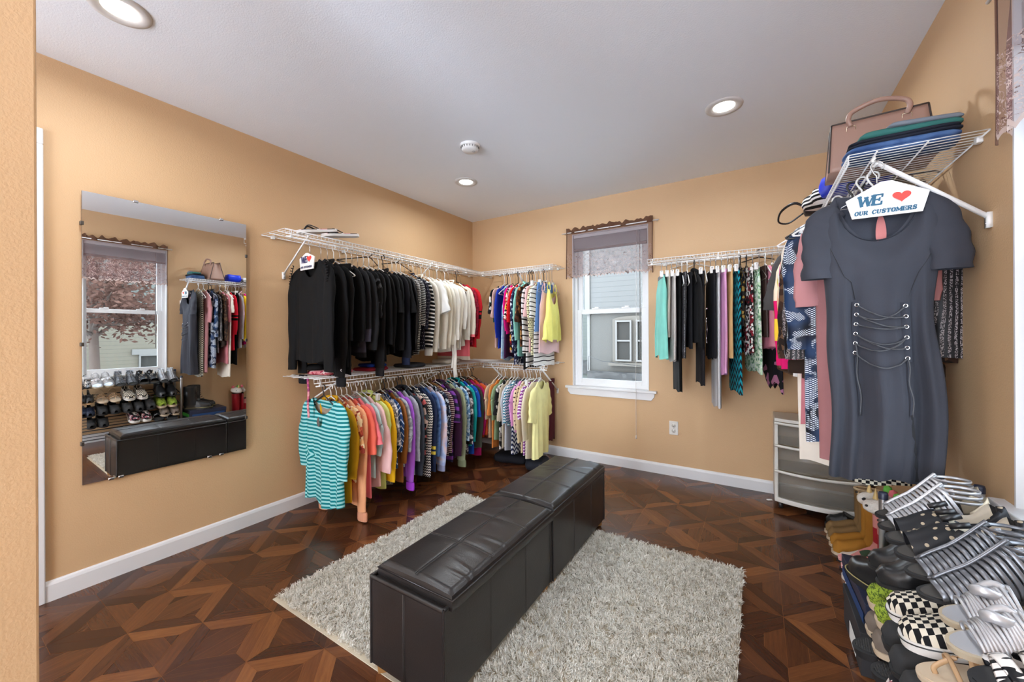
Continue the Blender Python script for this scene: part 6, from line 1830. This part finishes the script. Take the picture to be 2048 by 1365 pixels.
# folded things on the lower left shelf
FGp = 'folded things on the lower shelves'
folded('folded_garment', (-2.50, 1.62, .917), (.22, .24, .030), FM(('f', [(214, 110, 124), (232, 150, 158), (196, 70, 96), (240, 214, 214)], 50)), 'pink and red print cloth spread on the lower left shelf', 'clothing', .1, 11, 1, .010, FGp)
folded('folded_garment', (-2.56, 1.58, .948), (.17, .20, .034), FM(('p', BK)), 'black cloth bundle on the pink print cloth', 'clothing', .2, 12, 1, .012, FGp)
folded('folded_garment', (-2.47, 1.93, .917), (.20, .20, .026), FM(('p', (150, 34, 50))), 'dark red folded garment on the lower left shelf', 'clothing', .1, 13, 1, .008, FGp)
folded('folded_garment', (-2.48, 1.95, .944), (.18, .16, .022), FM(('p', (34, 70, 170))), 'blue folded garment on the dark red one', 'clothing', -.1, 14, 1, .008, FGp)
folded('folded_garment', (-2.45, 2.30, .917), (.20, .22, .030), FM(('p', (60, 62, 70))), 'charcoal folded garment on the lower left shelf', 'clothing', .1, 15, 1, .008, FGp)
folded('folded_garment', (-2.45, 2.75, .917), (.20, .22, .040), FM(('p', (206, 200, 188))), 'cream folded garment on the lower left shelf under the white tops', 'clothing', .1, 16, 1, .008, FGp)
folded('folded_garment', (-1.78, 3.26, .917), (.22, .18, .020), FM(('p', (196, 196, 60))), 'chartreuse folded scarf on the lower corner shelf', 'scarf', .1, 17, 1, .008, FGp)
# pink patterned sash hanging from the lower left shelf end
m = MB(); m.tube([(-2.395 + .004 * sin(z * 40), 1.398, z) for z in np.linspace(.915, .665, 14)], .007, 6, flat=.35)
tag(m.build('hanging_ribbon', FM(('f', [(206, 110, 130), (150, 60, 110), (230, 160, 170)], 60)), None), 'narrow pink patterned ribbon hanging from the near end of the lower left shelf', 'ribbon')
# leather bag hanging under the right end of the back rod
r = empty('leather_bag', (.155, 2.86, 1.0), radians(70), 'brown leather bag hanging low behind the pink and yellow clothes', 'handbag')
m = MB(); m.box(-.11, .11, -.022, .022, -.055, .055); m.move(lambda v: Vector((v.x, v.y, v.z - .22 * v.x))); m.build('body', plain('brown_leather', (.085, .04, .02, 1), .4), r, bevel=.012)
MB().tube([(-.09, 0, .06), (-.02, 0, .55), (.0, 0, .70)], .004, 6).build('strap', plain('brown_strap', (.06, .03, .018, 1), .5), r)
MB().lathe([(.0001, .004), (.008, .003), (.009, 0)], 12, (0, 0, 0)).move(lambda v: Vector((-.08 + v.x, -.024 - v.z, v.y))).build('stud', HW, r)
# dark things kept on the floor under the corner clothes, and a hair clip by the cart
folded('folded_garment', (-1.95, 3.12, .0), (.34, .24, .06), FM(('p', (24, 24, 30))), 'black bag on the floor under the corner clothes', 'bag', .2, 21, 1, .015)
folded('folded_garment', (-1.66, 3.06, .0), (.18, .24, .07), FM(('p', (34, 36, 44))), 'dark cloth bundle on the floor under the yellow tee', 'clothing', .2, 22, 1, .015)
m = MB(); m.box(-.018, .018, -.008, .008, 0, .006); tag(m.build('tassel_scrap', PAPER, None, bevel=.002, loc=(.072, 3.30, .001), rot=(0, 0, .5)), 'tiny cream scrap on the floor beside the drawer cart', 'scrap')

# ============================================================== outside views
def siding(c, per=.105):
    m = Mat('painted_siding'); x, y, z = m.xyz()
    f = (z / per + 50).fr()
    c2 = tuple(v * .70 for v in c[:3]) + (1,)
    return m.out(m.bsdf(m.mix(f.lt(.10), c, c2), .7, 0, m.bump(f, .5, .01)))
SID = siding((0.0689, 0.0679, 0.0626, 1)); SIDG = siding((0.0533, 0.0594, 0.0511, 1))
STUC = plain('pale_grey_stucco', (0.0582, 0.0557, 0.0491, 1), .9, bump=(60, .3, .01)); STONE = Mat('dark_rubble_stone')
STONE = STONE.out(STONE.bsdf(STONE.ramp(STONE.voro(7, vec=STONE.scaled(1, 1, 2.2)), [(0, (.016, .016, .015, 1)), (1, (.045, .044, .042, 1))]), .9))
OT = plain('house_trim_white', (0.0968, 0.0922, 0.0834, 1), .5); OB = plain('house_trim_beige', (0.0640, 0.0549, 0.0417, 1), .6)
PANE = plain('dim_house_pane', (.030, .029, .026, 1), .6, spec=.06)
def house_window(par, P, u0, u1, z0, z1, d=.0):
    def bx(m, a0, a1, b0, b1, c0, c1):
        k = len(m.v); m.box(a0, a1, b0, b1, c0, c1); return m
    m = MB(); w = .032; zm = (z0 + z1) / 2
    for a in ((u0, u0 + w, -.06, .02, z0, z1), (u1 - w, u1, -.06, .02, z0, z1), (u0 + w, u1 - w, -.06, .02, z0, z0 + w), (u0 + w, u1 - w, -.06, .02, z1 - w, z1), (u0 + w, u1 - w, -.05, .02, zm - w / 2, zm + w / 2)): bx(m, *a)
    m.move(lambda v: P(v.x, v.y, v.z)); f = m.build('window_frame', OT, par, smooth=False)
    m = MB(); bx(m, u0 + w / 2, u1 - w / 2, -.012, -.006, z0 + w / 2, z1 - w / 2); m.move(lambda v: P(v.x, v.y, v.z)); m.build('window_pane', PANE, f, smooth=False)
# neighbour behind the back window: facade at y = 8
r = empty('neighbor_house', (-2.4, 8., -1.2), 0, 'pale grey stucco and siding house seen through the back window', 'house')
def PN(u, d, z): return Vector((u + 2.4, d, z + 1.2))
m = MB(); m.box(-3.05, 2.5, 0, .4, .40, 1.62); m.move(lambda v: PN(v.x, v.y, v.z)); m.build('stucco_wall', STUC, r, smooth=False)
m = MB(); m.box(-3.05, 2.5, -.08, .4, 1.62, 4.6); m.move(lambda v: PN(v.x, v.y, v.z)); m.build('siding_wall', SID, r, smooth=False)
m = MB(); m.box(-3.05, 2.5, -.14, .4, -1.2, .40); m.move(lambda v: PN(v.x, v.y, v.z)); m.build('stone_base', STONE, r, smooth=False)
m = MB(); m.box(-3.11, -3.0, -.11, .0, 1.60, 4.6).box(-3.09, -3.03, -.03, .1, .36, 1.6); m.move(lambda v: PN(v.x, v.y, v.z)); m.build('corner_trim', OT, r, smooth=False)
m = MB(); A = [(-2.53, .60), (-1.63, .60)] + [(-2.08 + .45 * cos(a), 1.47 + .08 * sin(a)) for a in np.linspace(0, pi, 14)]
m.prism(A, 0, .05); m.move(lambda v: PN(v.x, -v.z, v.y)); m.build('window_surround', OB, r, smooth=False)
m = MB(); m.box(-2.60, -1.56, -.12, .0, .53, .60); m.move(lambda v: PN(v.x, v.y, v.z)); m.build('window_ledge', OB, r, smooth=False)
PN2 = lambda u, d, z: PN(u, d - .06, z)
house_window(r, PN2, -2.45, -2.125, .63, 1.46); house_window(r, PN2, -2.035, -1.71, .63, 1.46)
m = MB(); m.tube([PN(-3.0, -.18, .43), PN(-3.0, -.18, .72), PN(-2.7, -.18, .62), PN(-1.4, -.18, .50)], .006, 6); m.build('service_wire', M_blk, r)
r = empty('rear_house', (-3.6, 11., -1.2), 0, 'greenish house farther back at the edge of the back window', 'house')
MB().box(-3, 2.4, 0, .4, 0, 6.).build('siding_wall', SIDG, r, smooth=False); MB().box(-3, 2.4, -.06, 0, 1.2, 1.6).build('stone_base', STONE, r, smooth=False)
# across the street from the right window
r = empty('street_house', (7.2, 2.4, -1.2), 0, 'beige sided house across from the right window, seen in the mirror', 'house')
def PS(u, d, z): return Vector((-d * -1, u - 2.4, z + 1.2))
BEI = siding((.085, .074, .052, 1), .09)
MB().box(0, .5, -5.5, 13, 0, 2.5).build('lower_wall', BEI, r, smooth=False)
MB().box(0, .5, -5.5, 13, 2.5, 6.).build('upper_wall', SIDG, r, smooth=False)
PSX = lambda u, d, z: Vector((d, u - 2.4, z + 1.2))
for u0, u1, z0, z1 in ((2.9, 3.55, -.55, .55), (3.75, 4.4, -.55, .55), (3.4, 4.2, 1.7, 2.9), (1.2, 1.9, 1.7, 2.9)): house_window(r, PSX, u0, u1, z0, z1)
m = MB(); m.box(-.05, 0, 2.78, 4.52, .55, .68); m.move(lambda v: Vector((v.x, v.y - 2.4, v.z + 1.2))); m.build('window_head', OT, r, smooth=False)
m = MB(); m.tube([(-.06, -1.1, 0), (-.06, -1.1, 6)], .05, 8); m.build('downpipe', OT, r)
m = MB(); m.tube([(6.3, -3.5, 1.45), (6.3, 2, 1.38), (6.3, 7, 1.5)], .012, 6); tag(m.build('utility_wire', M_blk, None), 'dark utility wire crossing the view from the right window', 'wire')
# red maple
def maple():
    r = empty('maple_tree', (4.0, 1.7, -1.2), 0, 'red leaved maple outside the right window, seen in the mirror', 'tree')
    rnd = random.Random(11); bark = plain('maple_bark', (.07, .05, .04, 1), .9)
    m = MB(); m.tube(curve([(0, 0, 0), (.04, -.05, 1.6), (-.05, -.1, 3.1)], 12), [lerp(.09, .05, k / 12) for k in range(13)], 10)
    tips = []
    for k in range(16):
        a = rnd.uniform(0, 6.28); l = rnd.uniform(.7, 1.5); z0 = rnd.uniform(2.2, 3.0); e = (l * cos(a), -.1 + l * sin(a), z0 + rnd.uniform(.0, 1.3))
        P = curve([(0, -.08, z0), (e[0] * .5, e[1] * .5, lerp(z0, e[2], .65)), e], 8); m.tube(P, [lerp(.03, .006, q / 8) for q in range(9)], 6); tips += P[3:]
    m.build('trunk', bark, r)
    vs, fs = [], []
    for i in range(6500):
        c = rnd.choice(tips); g = lambda s: rnd.gauss(0, s)
        p = Vector((c.x + g(.26), c.y + g(.26), c.z + g(.14))); s = rnd.uniform(.03, .06); a = Vector((g(1), g(1), g(.5))).normalized(); b = a.cross(Vector((g(1), g(1), g(1)))).normalized()
        k = len(vs); vs += [p - a * s, p + b * s * .5, p + a * s, p - b * s * .5]; fs.append((k, k + 1, k + 2, k + 3))
    m = MB(); m.add(vs, fs)
    lm = Mat('red_maple_leaf'); c = lm.ramp(lm.noise(3, 2), [(.3, (.055, .032, .025, 1)), (.7, (.15, .085, .068, 1))])
    d = lm.node('ShaderNodeBsdfDiffuse'); lm.put(d.inputs[0], c); t = lm.node('ShaderNodeBsdfTranslucent'); lm.put(t.inputs[0], c)
    o = m.build('foliage', lm.out(lm.mixsh(.35, d.outputs[0], t.outputs[0])), r, smooth=False); o['kind'] = 'stuff'
maple()
g_ = MB().box(-14, 14, 3.7, 22, -1.25, -1.2).box(.85, 14, -12, 3.7, -1.25, -1.2).build('ground', plain('grey_paving', (.40, .40, .40, 1), .9), None, smooth=False); g_['kind'] = 'structure'

# ============================================================ light and camera
w = bpy.data.worlds.new('sky'); SC.world = w; w.use_nodes = True
nt = w.node_tree; bg = nt.nodes['Background']
tc = nt.nodes.new('ShaderNodeTexCoord'); sp = nt.nodes.new('ShaderNodeSeparateXYZ'); rp = nt.nodes.new('ShaderNodeValToRGB')
mr = nt.nodes.new('ShaderNodeMapRange'); mr.inputs[1].default_value = -1; mr.inputs[2].default_value = 1
nt.links.new(tc.outputs['Generated'], sp.inputs[0]); nt.links.new(sp.outputs[2], mr.inputs[0]); nt.links.new(mr.outputs[0], rp.inputs[0])
e = rp.color_ramp.elements; e[0].position = .40; e[0].color = (.92, 1.05, 1.28, 1); e[1].position = .85; e[1].color = (.72, .84, 1.0, 1)
e2 = e.new(.52); e2.color = (.98, 1.03, 1.10, 1)
nt.links.new(rp.outputs[0], bg.inputs[0]); bg.inputs[1].default_value = SKY

cam = bpy.data.cameras.new('camera'); co = bpy.data.objects.new('camera', cam); COL.objects.link(co)
cam.sensor_width = 36.; cam.lens = 779.8 / 2048 * 36; cam.shift_y = -(682.5 - 669.5) / 2048; cam.clip_start = .03
co.matrix_world = Matrix.Translation((0, 0, 1.1825)) @ Matrix.Rotation(.5603, 4, 'Z') @ Matrix.Rotation(pi / 2, 4, 'X') @ Matrix.Rotation(-.005, 4, 'Z')
SC.camera = co
vs_ = SC.view_settings; vs_.view_transform = 'Standard'; vs_.look = 'None'; vs_.gamma = 1; vs_.use_curve_mapping = False; vs_.exposure = EXPO
cy = SC.cycles
cy.use_denoising = True; cy.max_bounces = 10; cy.diffuse_bounces = 5; cy.glossy_bounces = 4; cy.transparent_max_bounces = 16; cy.transmission_bounces = 6; cy.caustics_reflective = False; cy.caustics_refractive = False
cy.use_adaptive_sampling = True; cy.adaptive_threshold = .02; cy.adaptive_min_samples = 16; cy.sample_clamp_indirect = 8; cy.blur_glossy = 1

for x in bpy.data.objects:
    if x.parent is None and len(x.get('label', '').split()) > 16: print('over 16:', x['label'])
